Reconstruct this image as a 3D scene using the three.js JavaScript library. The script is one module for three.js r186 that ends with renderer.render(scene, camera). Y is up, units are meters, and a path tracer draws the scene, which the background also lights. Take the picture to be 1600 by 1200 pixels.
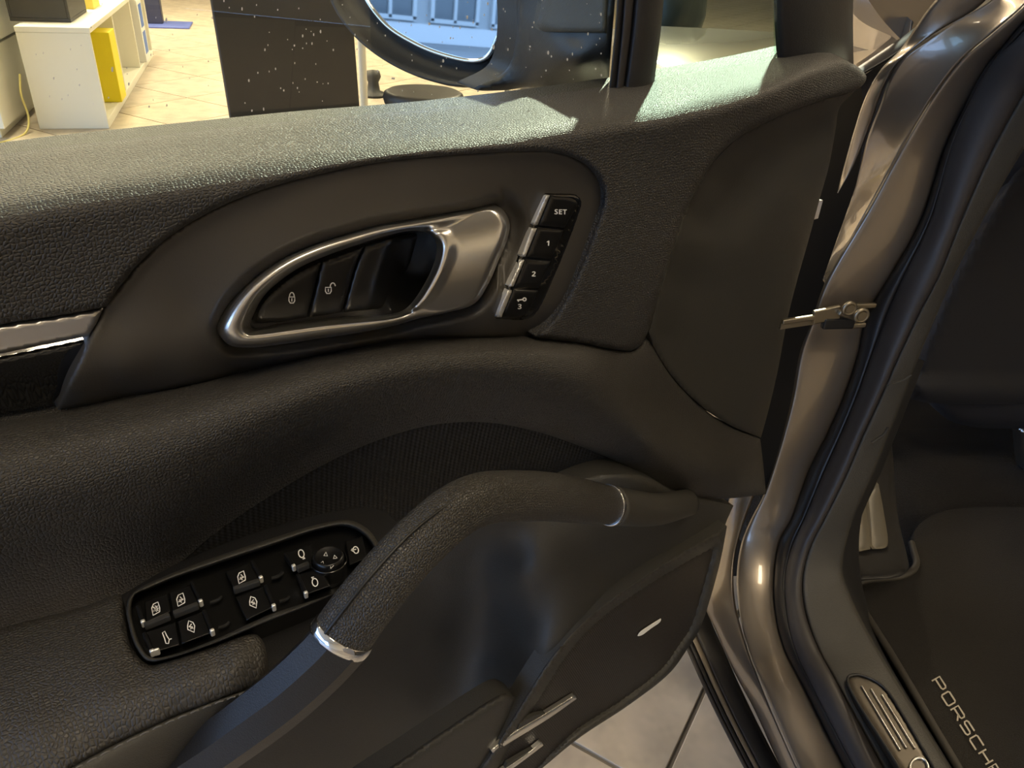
import * as THREE from 'three';
import { RectAreaLightUniformsLib } from 'three/addons/lights/RectAreaLightUniformsLib.js';
import { mergeGeometries } from 'three/addons/utils/BufferGeometryUtils.js';
import { RoundedBoxGeometry } from 'three/addons/geometries/RoundedBoxGeometry.js';
import { FontLoader } from 'three/addons/loaders/FontLoader.js';

// ---------------------------------------------------------------- camera, light, exposure
const V = (x, y, z) => new THREE.Vector3(x, y, z);
const scene = new THREE.Scene();
const renderer = new THREE.WebGLRenderer();
renderer.toneMapping = THREE.LinearToneMapping;
renderer.toneMappingExposure = 1.18;
renderer.shadowMap.enabled = true;
RectAreaLightUniformsLib.init();

const FPX = 1200, CAM = V(0, 1.21, 0), PITCH = 31 * Math.PI / 180, ROLL = -Math.atan2(130, 2000);
const camera = new THREE.PerspectiveCamera(2 * Math.atan(600 / FPX) * 180 / Math.PI, 4 / 3, 0.02, 200);
const F = V(0, -Math.sin(PITCH), -Math.cos(PITCH)), U0 = V(0, Math.cos(PITCH), -Math.sin(PITCH)), R0 = V(1, 0, 0);
const Rv = R0.clone().multiplyScalar(Math.cos(ROLL)).addScaledVector(U0, -Math.sin(ROLL));
const Uv = R0.clone().multiplyScalar(Math.sin(ROLL)).addScaledVector(U0, Math.cos(ROLL));
camera.position.copy(CAM);
camera.up.copy(Uv);
camera.lookAt(CAM.clone().add(F));
scene.add(camera);

scene.background = new THREE.Color().setRGB(0.62, 1.0, 1.75);   // overcast daylight, blue beside the warm lamps
scene.backgroundIntensity = 2.6;
scene.environment = null;

const WARM = new THREE.Color().setRGB(1.0, 0.83, 0.58);
const GLOW = [];
function ceilingLamp(x, z, w, l, power, turn = 0) {              // a flat panel lamp: glowing diffuser, frame, area light below it
  const g = new THREE.Group(); g.name = numbered('ceiling_lamp'); g.position.set(x, 3.55, z); g.rotation.y = turn; scene.add(g);
  g.userData = { label: 'long flat warm white panel lamp on the showroom ceiling', category: 'lamp', group: 'ceiling panel lamps' };
  const fr = new THREE.Mesh(new RoundedBoxGeometry(w + .06, .05, l + .06, 2, .01), MAT.whitePlastic); fr.name = 'frame'; fr.position.y = .02; g.add(fr);
  const df = new THREE.Mesh(new THREE.BoxGeometry(w, .012, l), new THREE.MeshStandardMaterial({ color: 0xffffff, emissive: WARM, emissiveIntensity: power * .45, roughness: .6 }));
  df.name = 'diffuser'; df.position.y = -.012; g.add(df);
  const L = new THREE.RectAreaLight(WARM, power * .6, w, l); L.position.set(0, -.03, 0); L.rotation.x = -Math.PI / 2; g.add(L);
}
function spotLamp(P, T, power, color, angle = .35, size = 1) {               // a small track spot: housing, glowing lens, spot light
  const g = new THREE.Group(); g.name = numbered('track_spot'); g.position.copy(P); g.lookAt(T); scene.add(g);
  g.userData = { label: 'small black track spotlight hanging from the ceiling', category: 'spotlight' };
  const pts = [[.001, -.14], [.05, -.14], [.055, -.12], [.06, -.01], [.062, 0], [.056, 0], [.054, -.008], [.001, -.008]].map(p => new THREE.Vector2(p[0], p[1]));
  const h = new THREE.Mesh(new THREE.LatheGeometry(pts, 32).rotateX(Math.PI / 2), MAT.blackPlastic); h.name = 'housing'; g.add(h);
  const st = new THREE.Mesh(new THREE.CylinderGeometry(.012, .012, .16, 12), MAT.blackPlastic); st.name = 'stem';
  st.position.copy(g.worldToLocal(P.clone().add(V(0, .29, 0)))); st.quaternion.copy(g.quaternion.clone().invert()); g.updateMatrixWorld(true);
  st.position.copy(g.worldToLocal(P.clone().add(V(0, .12, 0)))); g.add(st);
  const ln = new THREE.Mesh(new THREE.CircleGeometry(.054, 32), new THREE.MeshStandardMaterial({ color: 0xffffff, emissive: color, emissiveIntensity: 20 })); ln.name = 'lens'; ln.position.z = .002; g.add(ln);
  const L = new THREE.SpotLight(color, power, 0, angle, 1, 2); L.position.set(0, 0, .02); L.target.position.set(0, 0, 1); L.castShadow = true; L.shadow.radius = size; g.add(L); g.add(L.target);
}

// ---------------------------------------------------------------- frames: pixel rays to planes of the place
function ray(x, y) { return F.clone().addScaledVector(Rv, (x - 800) / FPX).addScaledVector(Uv, -(y - 600) / FPX).normalize(); }
function project(P) { const v = P.clone().sub(CAM), z = v.dot(F); return [800 + FPX * v.dot(Rv) / z, 600 - FPX * v.dot(Uv) / z, z]; }
const DA = 52 * Math.PI / 180, du = V(Math.sin(DA), 0, -Math.cos(DA)), dn = V(Math.cos(DA), 0, Math.sin(DA)), DD = 0.41;
const CA = 10 * Math.PI / 180, cf = V(-Math.sin(CA), 0, -Math.cos(CA)), cr = V(Math.cos(CA), 0, -Math.sin(CA));
function onPlane(x, y, n, k) { const r = ray(x, y); return CAM.clone().addScaledVector(r, (k - n.dot(CAM)) / n.dot(r)); }
const D = (x, y, d = 0) => onPlane(x, y, dn, d - DD);          // door plane, d metres towards the seat
const H = (x, y, h) => onPlane(x, y, V(0, 1, 0), h);            // level plane
const FW = (x, y, f) => onPlane(x, y, cf, f);                   // plane across the car
const PL = (x, y, p, n) => onPlane(x, y, n, n.dot(p));
const DLOC = P => [P.dot(du), P.y, P.dot(dn) + DD];
const DW = (s, y, d) => du.clone().multiplyScalar(s).addScaledVector(dn, d - DD).setY(y);
const CW = (l, y, f) => cr.clone().multiplyScalar(l).addScaledVector(cf, f).setY(y);

// ---------------------------------------------------------------- seeded noise and textures
function rng(a) { return () => { a |= 0; a = a + 0x6D2B79F5 | 0; let t = Math.imul(a ^ a >>> 15, 1 | a); t = t + Math.imul(t ^ t >>> 7, 61 | t) ^ t; return ((t ^ t >>> 14) >>> 0) / 4294967296; }; }
function tex(n, fn, color) {
  const a = new Uint8Array(n * n * 4);
  for (let j = 0; j < n; j++) for (let i = 0; i < n; i++) { const v = fn(i / n, j / n, i, j), k = (j * n + i) * 4; for (let c = 0; c < 3; c++) a[k + c] = Math.max(0, Math.min(255, 255 * (Array.isArray(v) ? v[c] : v))); a[k + 3] = 255; }
  const t = new THREE.DataTexture(a, n, n); t.wrapS = t.wrapT = THREE.RepeatWrapping; t.magFilter = THREE.LinearFilter; t.minFilter = THREE.LinearMipmapLinearFilter; t.generateMipmaps = true;
  if (color) t.colorSpace = THREE.SRGBColorSpace; t.needsUpdate = true; return t;
}
const sstep = (a, b, x) => { const t = Math.max(0, Math.min(1, (x - a) / (b - a))); return t * t * (3 - 2 * t); };
function voronoi(N, seed) {
  const r = rng(seed), P = []; for (let i = 0; i < N * N; i++) P.push([r(), r(), r()]);
  return (u, v) => { const X = u * N, Y = v * N, ix = Math.floor(X), iy = Math.floor(Y); let f1 = 9, f2 = 9, id = 0;
    for (let j = -1; j <= 1; j++) for (let i = -1; i <= 1; i++) { const c = P[((iy + j + N) % N) * N + (ix + i + N) % N], dx = ix + i + .12 + .76 * c[0] - X, dy = iy + j + .12 + .76 * c[1] - Y, d = Math.hypot(dx, dy); if (d < f1) { f2 = f1; f1 = d; id = c[2]; } else if (d < f2) f2 = d; }
    return [f1, f2, id]; };
}
function vnoise(N, seed) { const r = rng(seed), P = []; for (let i = 0; i < N * N; i++) P.push(r());
  return (u, v) => { const X = u * N, Y = v * N, ix = Math.floor(X), iy = Math.floor(Y), fx = sstep(0, 1, X - ix), fy = sstep(0, 1, Y - iy), q = (i, j) => P[((j % N + N) % N) * N + (i % N + N) % N];
    return (q(ix, iy) * (1 - fx) + q(ix + 1, iy) * fx) * (1 - fy) + (q(ix, iy + 1) * (1 - fx) + q(ix + 1, iy + 1) * fx) * fy; }; }
const setRep = (t, r) => { const c = t.clone(); c.repeat.set(r, r); c.needsUpdate = true; return c; };
const vorA = voronoi(30, 7), vn8 = vnoise(8, 3), vn40 = vnoise(40, 5), vn120 = vnoise(120, 9);
const leatherBump = tex(768, (u, v) => { const w = .012 * (vn40(u, v) - .5), [a, b, id] = vorA((u + w + 1) % 1, (v + w + 1) % 1); return (.22 + .62 * sstep(0, .52, b - a) + .12 * id) + .06 * (vn120(u, v) - .5); });
const vnH = vnoise(250, 21);
const fineBump2 = tex(512, (u, v) => .4 * vn120(u, v) + .6 * vnH(u, v));
const ribBump = tex(512, (u, v) => .5 + .5 * Math.sin(u * Math.PI * 2 * 32) * (.6 + .4 * Math.sin(v * Math.PI * 2 * 48)));
const meshBump = tex(512, (u, v) => { const X = u * 40, Y = v * 40, q = (X * 1 + (Math.floor(Y) % 2) * .5); return Math.hypot((q % 1) - .5, (Y % 1) - .5) < .32 ? 0 : 1; });
const mattTone = tex(256, (u, v) => { const k = .86 + .14 * vn8(u, v) + .05 * (vn40(u, v) - .5); return [k, k, k]; }, true);

// ---------------------------------------------------------------- materials
const rgb = (r, g, b) => new THREE.Color().setRGB(r, g, b);
const std = (color, o = {}) => new THREE.MeshStandardMaterial({ color, side: THREE.DoubleSide, roughness: .6, ...o });
const phy = (color, o = {}) => new THREE.MeshPhysicalMaterial({ color, side: THREE.DoubleSide, roughness: .5, ...o });
const REP = 1 / .066;
const MAT = {
  leather: phy(rgb(.040, .037, .033), { roughness: .52, bumpMap: setRep(leatherBump, REP), bumpScale: .0007 }),
  leatherGrip: phy(rgb(.040, .037, .033), { roughness: .40, bumpMap: setRep(leatherBump, REP * 1.2), bumpScale: .0010 }),
  satin: phy(rgb(.050, .045, .038), { roughness: .42, bumpMap: setRep(fineBump2, 12), bumpScale: .00006 }),
  plastic: phy(rgb(.040, .038, .033), { roughness: .52, bumpMap: setRep(fineBump2, 14), bumpScale: .00025 }),
  plasticDark: phy(rgb(.014, .014, .015), { roughness: .45, bumpMap: setRep(fineBump2, 14), bumpScale: .00015 }),
  blackPlastic: std(rgb(.012, .012, .012), { roughness: .45 }),
  gloss: phy(rgb(.006, .006, .006), { roughness: .08, clearcoat: 1, clearcoatRoughness: .03 }),
  button: phy(rgb(.008, .008, .008), { roughness: .28 }),
  ribCloth: phy(rgb(.007, .007, .007), { roughness: .75, bumpMap: setRep(ribBump, 1 / .13), bumpScale: .0010 }),
  speakerMesh: phy(rgb(.022, .018, .015), { roughness: .5, bumpMap: setRep(meshBump, 1 / .1), bumpScale: .0006 }),
  brightTip: phy(rgb(.90, .89, .85), { metalness: .55, roughness: .3 }),  // pale half-metal: the lamp glint on the chrome is put into this colour
  chrome: phy(rgb(.86, .86, .86), { metalness: 1, roughness: .09 }),
  satinMetal: phy(rgb(.86, .85, .82), { metalness: 1, roughness: .28 }),
  aluStrip: phy(rgb(.62, .61, .60), { metalness: 1, roughness: .32 }),
  print: std(rgb(.85, .85, .83), { roughness: .5 }),
  rubber: std(rgb(.010, .010, .011), { roughness: .38 }),
  rubberGrey: std(rgb(.030, .027, .027), { roughness: .5 }),
  paint: phy(rgb(.235, .200, .160), { metalness: .7, roughness: .34, clearcoat: 1, clearcoatRoughness: .05 }),
  glass: phy(rgb(.94, .98, .88), { transmission: 1, thickness: 0, roughness: 0, ior: 1.5 }),
  glassTint: phy(rgb(.70, .86, .76), { transmission: 1, thickness: 0, roughness: 0, ior: 1.5 }),
  mirror: phy(rgb(.90, .93, .97), { metalness: 1, roughness: .02 }),
  whitePlastic: std(rgb(.80, .80, .76), { roughness: .45 }),
  dash: phy(rgb(.007, .0075, .011), { roughness: .8, bumpMap: setRep(fineBump2, 14), bumpScale: .0002 }),
  carpet: std(rgb(.026, .023, .020), { roughness: .95, bumpMap: setRep(fineBump2, 9), bumpScale: .003 }),
  binding: std(rgb(.05, .045, .038), { roughness: .6 }),
  steel: phy(rgb(.36, .32, .25), { metalness: 1, roughness: .42 }),
  wornPlate: phy(rgb(.20, .18, .14), { metalness: .6, roughness: .6 }),
  scuff: phy(rgb(.13, .115, .095), { metalness: 1, roughness: .45 }),
  spots: std(rgb(.62, .62, .60), { roughness: .9 }),
};

// ---------------------------------------------------------------- object helpers
const taken = {};
function numbered(n) { const k = taken[n] = (taken[n] ?? -1) + 1; return k ? `${n}_${String(k).padStart(3, '0')}` : n; }
function thing(name, label, category, pos, turn = 0, group) {
  const o = new THREE.Group(); o.name = numbered(name); o.position.copy(pos); o.rotation.y = turn; scene.add(o); o.updateMatrixWorld(true);
  o.userData = { label, category }; if (group) o.userData.group = group; return o;
}
function add(name, geo, mat, parent, label) {                    // geo is in world coordinates; the mesh hangs under its parent
  let top = parent; const m4 = new THREE.Matrix4();
  parent.updateWorldMatrix(true, false); m4.copy(parent.matrixWorld).invert(); geo.applyMatrix4(m4);
  const m = new THREE.Mesh(geo, mat); m.name = name; m.castShadow = m.receiveShadow = true; if (label) m.userData.label = label; parent.add(m); return m;
}
function own(name, geo, mat, label, category, group) { const m = new THREE.Mesh(geo, mat); m.name = numbered(name); m.castShadow = m.receiveShadow = true; m.userData = { label, category }; if (group) m.userData.group = group; scene.add(m); return m; }
function struct(name, geo, mat) { const m = new THREE.Mesh(geo, mat); m.name = name; m.userData.kind = 'structure'; m.castShadow = m.receiveShadow = true; scene.add(m); return m; }

// smooth closed outline from [x, y, corner?] pixels
function smooth(pts, closed = true, step = 7) {
  const out = [], n = pts.length; let runs = [], first = pts.findIndex(p => p[2] === 1);
  if (closed && first < 0) { const c = new THREE.CatmullRomCurve3(pts.map(p => V(p[0], p[1], 0)), true, 'centripetal'); const k = Math.ceil(c.getLength() / step); for (let i = 0; i < k; i++) { const q = c.getPointAt(i / k); out.push([q.x, q.y]); } return out; }
  const seq = closed ? [...pts.slice(first), ...pts.slice(0, first), pts[first]] : pts;
  let cur = [seq[0]];
  for (let i = 1; i < seq.length; i++) { cur.push(seq[i]); if (seq[i][2] === 1 || i === seq.length - 1) { runs.push(cur); cur = [seq[i]]; } }
  for (const r of runs) { if (r.length === 2) { const L = Math.hypot(r[1][0] - r[0][0], r[1][1] - r[0][1]), k = Math.max(1, Math.ceil(L / step)); for (let i = 0; i < k; i++) out.push([r[0][0] + (r[1][0] - r[0][0]) * i / k, r[0][1] + (r[1][1] - r[0][1]) * i / k]); }
    else { const c = new THREE.CatmullRomCurve3(r.map(p => V(p[0], p[1], 0)), false, 'centripetal'), k = Math.ceil(c.getLength() / step); for (let i = 0; i < k; i++) { const q = c.getPointAt(i / k); out.push([q.x, q.y]); } } }
  if (!closed) out.push([pts[n - 1][0], pts[n - 1][1]]);
  return out;
}
// thin-plate spline through [x, y, value]
function tps(ctrl, lam = 0) {
  const n = ctrl.length, N = n + 3, A = [], S = 1 / 200, U = r2 => r2 < 1e-12 ? 0 : r2 * Math.log(r2);
  for (let i = 0; i < N; i++) A.push(new Float64Array(N + 1));
  for (let i = 0; i < n; i++) { for (let j = 0; j < n; j++) { const dx = (ctrl[i][0] - ctrl[j][0]) * S, dy = (ctrl[i][1] - ctrl[j][1]) * S; A[i][j] = U(dx * dx + dy * dy); } A[i][i] += lam;
    const q = [1, ctrl[i][0] * S, ctrl[i][1] * S]; for (let k = 0; k < 3; k++) { A[i][n + k] = q[k]; A[n + k][i] = q[k]; } A[i][N] = ctrl[i][2]; }
  for (let c = 0; c < N; c++) { let p = c; for (let r = c + 1; r < N; r++) if (Math.abs(A[r][c]) > Math.abs(A[p][c])) p = r; [A[c], A[p]] = [A[p], A[c]];
    for (let r = 0; r < N; r++) if (r !== c) { const f = A[r][c] / A[c][c]; if (f) for (let k = c; k <= N; k++) A[r][k] -= f * A[c][k]; } }
  const w = A.map((r, i) => r[N] / r[i]);
  return (x, y) => { let s = w[n] + w[n + 1] * x * S + w[n + 2] * y * S; for (let i = 0; i < n; i++) { const dx = (x - ctrl[i][0]) * S, dy = (y - ctrl[i][1]) * S; s += w[i] * U(dx * dx + dy * dy); } return s; };
}
function distTo(poly, x, y) { let m = 1e9; for (let i = 0, n = poly.length; i < n; i++) { const a = poly[i], b = poly[(i + 1) % n], dx = b[0] - a[0], dy = b[1] - a[1], t = Math.max(0, Math.min(1, ((x - a[0]) * dx + (y - a[1]) * dy) / (dx * dx + dy * dy + 1e-9))), ex = a[0] + t * dx - x, ey = a[1] + t * dy - y, d = ex * ex + ey * ey; if (d < m) m = d; } return Math.sqrt(m); }
function inside(poly, x, y) { let c = false; for (let i = 0, j = poly.length - 1; i < poly.length; j = i++) { const a = poly[i], b = poly[j]; if ((a[1] > y) !== (b[1] > y) && x < (b[0] - a[0]) * (y - a[1]) / (b[1] - a[1]) + a[0]) c = !c; } return c; }
function clipRect(poly, x0, y0, x1, y1) {
  const cut = (p, f, mix) => { const o = []; for (let i = 0; i < p.length; i++) { const a = p[i], b = p[(i + 1) % p.length], fa = f(a), fb = f(b); if (fa >= 0) o.push(a); if ((fa >= 0) !== (fb >= 0)) { const t = fa / (fa - fb); o.push([a[0] + (b[0] - a[0]) * t, a[1] + (b[1] - a[1]) * t]); } } return o; };
  let p = cut(poly, q => q[0] - x0); if (p.length) p = cut(p, q => x1 - q[0]); if (p.length) p = cut(p, q => q[1] - y0); if (p.length) p = cut(p, q => y1 - q[1]); return p;
}
// a skin over an outline traced on the photograph; at(x, y) gives the point of the place; roll rounds its border, skirt is its thickness
function skin(outline, at, { step = 6, roll = 0, rollDepth = .004, skirt = .02, back = dn, rollMask = null, uv = 'door' } = {}) {
  const poly = outline, pos = [], idx = [], uvs = [], key = new Map(), bx = poly.map(p => p[0]), by = poly.map(p => p[1]);
  const x0 = Math.floor(Math.min(...bx) / step) * step, x1 = Math.max(...bx), y0 = Math.floor(Math.min(...by) / step) * step, y1 = Math.max(...by);
  const put = (x, y) => { const k = Math.round(x * 50) + ',' + Math.round(y * 50); let i = key.get(k); if (i !== undefined) return i;
    let drop = 0; if (roll) { const d = distTo(poly, x, y); if (d < roll) { const q = 1 - d / roll; drop = rollDepth * (1 - Math.sqrt(Math.max(0, 1 - q * q))) * (rollMask ? rollMask(x, y) : 1); } }
    const P = at(x, y, drop); i = pos.length / 3; pos.push(P.x, P.y, P.z); const l = DLOC(P); if (uv === 'level') uvs.push(l[0], l[2]); else if (uv === 'car') uvs.push(P.dot(cr), P.y + P.dot(cf)); else uvs.push(l[0], l[1] - l[2]); key.set(k, i); return i; };
  const cells = new Set();
  for (let i = 0; i < poly.length; i++) { const a = poly[i], b = poly[(i + 1) % poly.length], L = Math.hypot(b[0] - a[0], b[1] - a[1]), n = Math.ceil(L / (step * .2)) + 1; for (let k = 0; k <= n; k++) { const x = a[0] + (b[0] - a[0]) * k / n, y = a[1] + (b[1] - a[1]) * k / n; const ci = Math.floor((x - x0) / step), cj = Math.floor((y - y0) / step); cells.add(ci + ',' + cj); } }
  for (let j = 0; y0 + j * step < y1; j++) for (let i = 0; x0 + i * step < x1; i++) {
    const a = x0 + i * step, b = y0 + j * step, c = a + step, d = b + step;
    if (!cells.has(i + ',' + j)) { if (inside(poly, a + step / 2, b + step / 2)) { const q = [put(a, b), put(c, b), put(c, d), put(a, d)]; idx.push(q[0], q[2], q[1], q[0], q[3], q[2]); } continue; }
    const p = clipRect(poly, a, b, c, d).filter((q, k, arr) => { const r = arr[(k + 1) % arr.length]; return Math.hypot(q[0] - r[0], q[1] - r[1]) > .02; });
    if (p.length < 3) continue;
    const sh = p.map(q => new THREE.Vector2(q[0], q[1])); const area = THREE.ShapeUtils.area(sh); if (Math.abs(area) < .02) continue; if (area < 0) { sh.reverse(); p.reverse(); }
    for (const t of THREE.ShapeUtils.triangulateShape(sh, [])) { const q = t.map(k => put(p[k][0], p[k][1])); if (q[0] !== q[1] && q[1] !== q[2] && q[0] !== q[2]) idx.push(q[0], q[2], q[1]); }
  }
  let g = new THREE.BufferGeometry(); g.setAttribute('position', new THREE.Float32BufferAttribute(pos, 3)); g.setAttribute('uv', new THREE.Float32BufferAttribute(uvs, 2)); g.setIndex(idx); g.computeVertexNormals();
  if (skirt) { const sp = [], si = [], su = [], n = poly.length; for (let i = 0; i <= n; i++) { const q = poly[i % n]; let drop = roll ? rollDepth * (rollMask ? rollMask(q[0], q[1]) : 1) : 0; const P = at(q[0], q[1], drop), Q = P.clone().addScaledVector(back, -skirt); sp.push(P.x, P.y, P.z, Q.x, Q.y, Q.z); su.push(i * .003, 0, i * .003, skirt); if (i < n) { const k = i * 2; si.push(k, k + 1, k + 2, k + 1, k + 3, k + 2); } }
    const s = new THREE.BufferGeometry(); s.setAttribute('position', new THREE.Float32BufferAttribute(sp, 3)); s.setAttribute('uv', new THREE.Float32BufferAttribute(su, 2)); s.setIndex(si); s.computeVertexNormals(); g = mergeGeometries([g, s]); }
  return g;
}
const doorSkin = (outline, field, o = {}) => skin(outline, (x, y, drop) => D(x, y, (typeof field === 'number' ? field : field(x, y)) - drop), o);
// grid of points (rows of Vector3) to a geometry, uv in metres along the arcs
function grid(rows, closedU = false, closedV = false) {
  const m = rows.length, n = rows[0].length, pos = [], uv = [], idx = []; const lv = [0]; for (let j = 1; j < m; j++) lv.push(lv[j - 1] + rows[j][Math.floor(n / 2)].distanceTo(rows[j - 1][Math.floor(n / 2)]));
  for (let j = 0; j < m; j++) { let a = 0; for (let i = 0; i < n; i++) { if (i) a += rows[j][i].distanceTo(rows[j][i - 1]); const p = rows[j][i]; pos.push(p.x, p.y, p.z); uv.push(a, lv[j]); } }
  for (let j = 0; j < (closedV ? m : m - 1); j++) for (let i = 0; i < (closedU ? n : n - 1); i++) { const a = j * n + i, b = j * n + (i + 1) % n, c = ((j + 1) % m) * n + i, d = ((j + 1) % m) * n + (i + 1) % n; idx.push(a, c, b, b, c, d); }
  const g = new THREE.BufferGeometry(); g.setAttribute('position', new THREE.Float32BufferAttribute(pos, 3)); g.setAttribute('uv', new THREE.Float32BufferAttribute(uv, 2)); g.setIndex(idx); g.computeVertexNormals(); return g;
}
const curve = (pts, closed = false) => new THREE.CatmullRomCurve3(pts, closed, 'centripetal');
const resample = (pts, n, closed = false) => { const c = curve(pts, closed); const o = []; for (let i = 0; i < n; i++) o.push(c.getPointAt(closed ? i / n : i / (n - 1))); return o; };
// loft through the polylines of 3D points (each a row)
function loft(lines, n = 60, per = 6) { const R = lines.map(l => resample(l, n)); const rows = []; const cols = R[0].map((_, i) => { const c = curve(R.map(r => r[i])); return c; });
  const m = (lines.length - 1) * per; for (let j = 0; j <= m; j++) rows.push(cols.map(c => c.getPoint(j / m))); return grid(rows); }
// ribbon between two polylines, bulging by h towards the camera side
function ribbon(A, B, h = 0, n = 80, k = 10, pow = .5, depth = .02) {
  const a = resample(A, n), b = resample(B, n), rows = [];
  for (let j = -1; j <= k + 1; j++) { const t = Math.max(0, Math.min(1, j / k)); rows.push(a.map((p, i) => { const q = p.clone().lerp(b[i], t), v = CAM.clone().sub(q).normalize(); const up = j < 0 || j > k ? -depth : h * Math.pow(Math.max(0, 4 * t * (1 - t)), pow); return q.addScaledVector(v, up); })); }
  return grid(rows);
}
// sweep of a cross-section along a path of points; sec(i/n) gives [rx, ry, twist]; ref is the up of the section
function sweep(path, sec, { n = 60, k = 24, ref = V(0, 1, 0), shape = null, cap = true } = {}) {
  const P = resample(path, n), rows = [];
  for (let i = 0; i < n; i++) { const T = (i < n - 1 ? P[i + 1] : P[i]).clone().sub(i > 0 ? P[i - 1] : P[i]).normalize(), S = T.clone().cross(ref).normalize(), U = S.clone().cross(T).normalize(); const [rx, ry] = sec(i / (n - 1)); const row = [];
    for (let j = 0; j < k; j++) { const [cx, cy] = shape ? shape(j / k) : [Math.cos(j / k * 2 * Math.PI), Math.sin(j / k * 2 * Math.PI)]; row.push(P[i].clone().addScaledVector(S, rx * cx).addScaledVector(U, ry * cy)); } rows.push(row); }
  if (cap) { rows.unshift(rows[0].map(() => P[0].clone())); rows.push(rows[0].map(() => P[n - 1].clone())); }
  return grid(rows, true);
}
const tube = (pts, r, n = 40, k = 8, closed = false) => new THREE.TubeGeometry(curve(pts, closed), n, r, k, closed);
// flat print: pixel strokes laid on a surface
function strokes(list, w, at) {
  const gs = [];
  for (let poly of list) { let closed = poly.closed; const p = poly.pts || poly; const n = p.length; const L = [], Rr = [];
    for (let i = 0; i < n; i++) { const a = p[closed ? (i + n - 1) % n : Math.max(0, i - 1)], b = p[closed ? (i + 1) % n : Math.min(n - 1, i + 1)]; let dx = b[0] - a[0], dy = b[1] - a[1], l = Math.hypot(dx, dy) || 1; dx /= l; dy /= l; L.push(at(p[i][0] - dy * w / 2, p[i][1] + dx * w / 2)); Rr.push(at(p[i][0] + dy * w / 2, p[i][1] - dx * w / 2)); }
    if (closed) { L.push(L[0].clone()); Rr.push(Rr[0].clone()); } gs.push(grid([L, Rr])); }
  return mergeGeometries(gs);
}
const ell = (cx, cy, rx, ry, n = 20, a0 = 0, a1 = 2 * Math.PI) => { const o = []; const full = Math.abs(a1 - a0) > 6.2; for (let i = 0; i < (full ? n : n + 1); i++) { const a = a0 + (a1 - a0) * i / n; o.push([cx + rx * Math.cos(a), cy + ry * Math.sin(a)]); } return full ? { pts: o, closed: true } : o; };
function boxBetween(P, ax, ay, az, r = .001) { const g = new RoundedBoxGeometry(ax.length(), ay.length(), az.length(), 2, r); const m = new THREE.Matrix4().makeBasis(ax.clone().normalize(), ay.clone().normalize(), az.clone().normalize()).setPosition(P); return g.applyMatrix4(m); }
const font = await new FontLoader().loadAsync('fonts/droid/droid_sans_bold.typeface.json');
function textOn(str, cx, cy, capPx, ex, ey, at, stretch = 1) {    // centred at (cx, cy); ex, ey are pixel unit vectors
  const shapes = font.generateShapes(str, 1), g = new THREE.ShapeGeometry(shapes, 6); g.computeBoundingBox(); const b = g.boundingBox, p = g.attributes.position, s = capPx / (b.max.y - b.min.y);
  for (let i = 0; i < p.count; i++) { const u = (p.getX(i) - (b.min.x + b.max.x) / 2) * s * stretch, v = (p.getY(i) - (b.min.y + b.max.y) / 2) * s, P = at(cx + ex[0] * u + ey[0] * v, cy + ex[1] * u + ey[1] * v); p.setXYZ(i, P.x, P.y, P.z); }
  g.computeVertexNormals(); return g;
}

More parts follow.
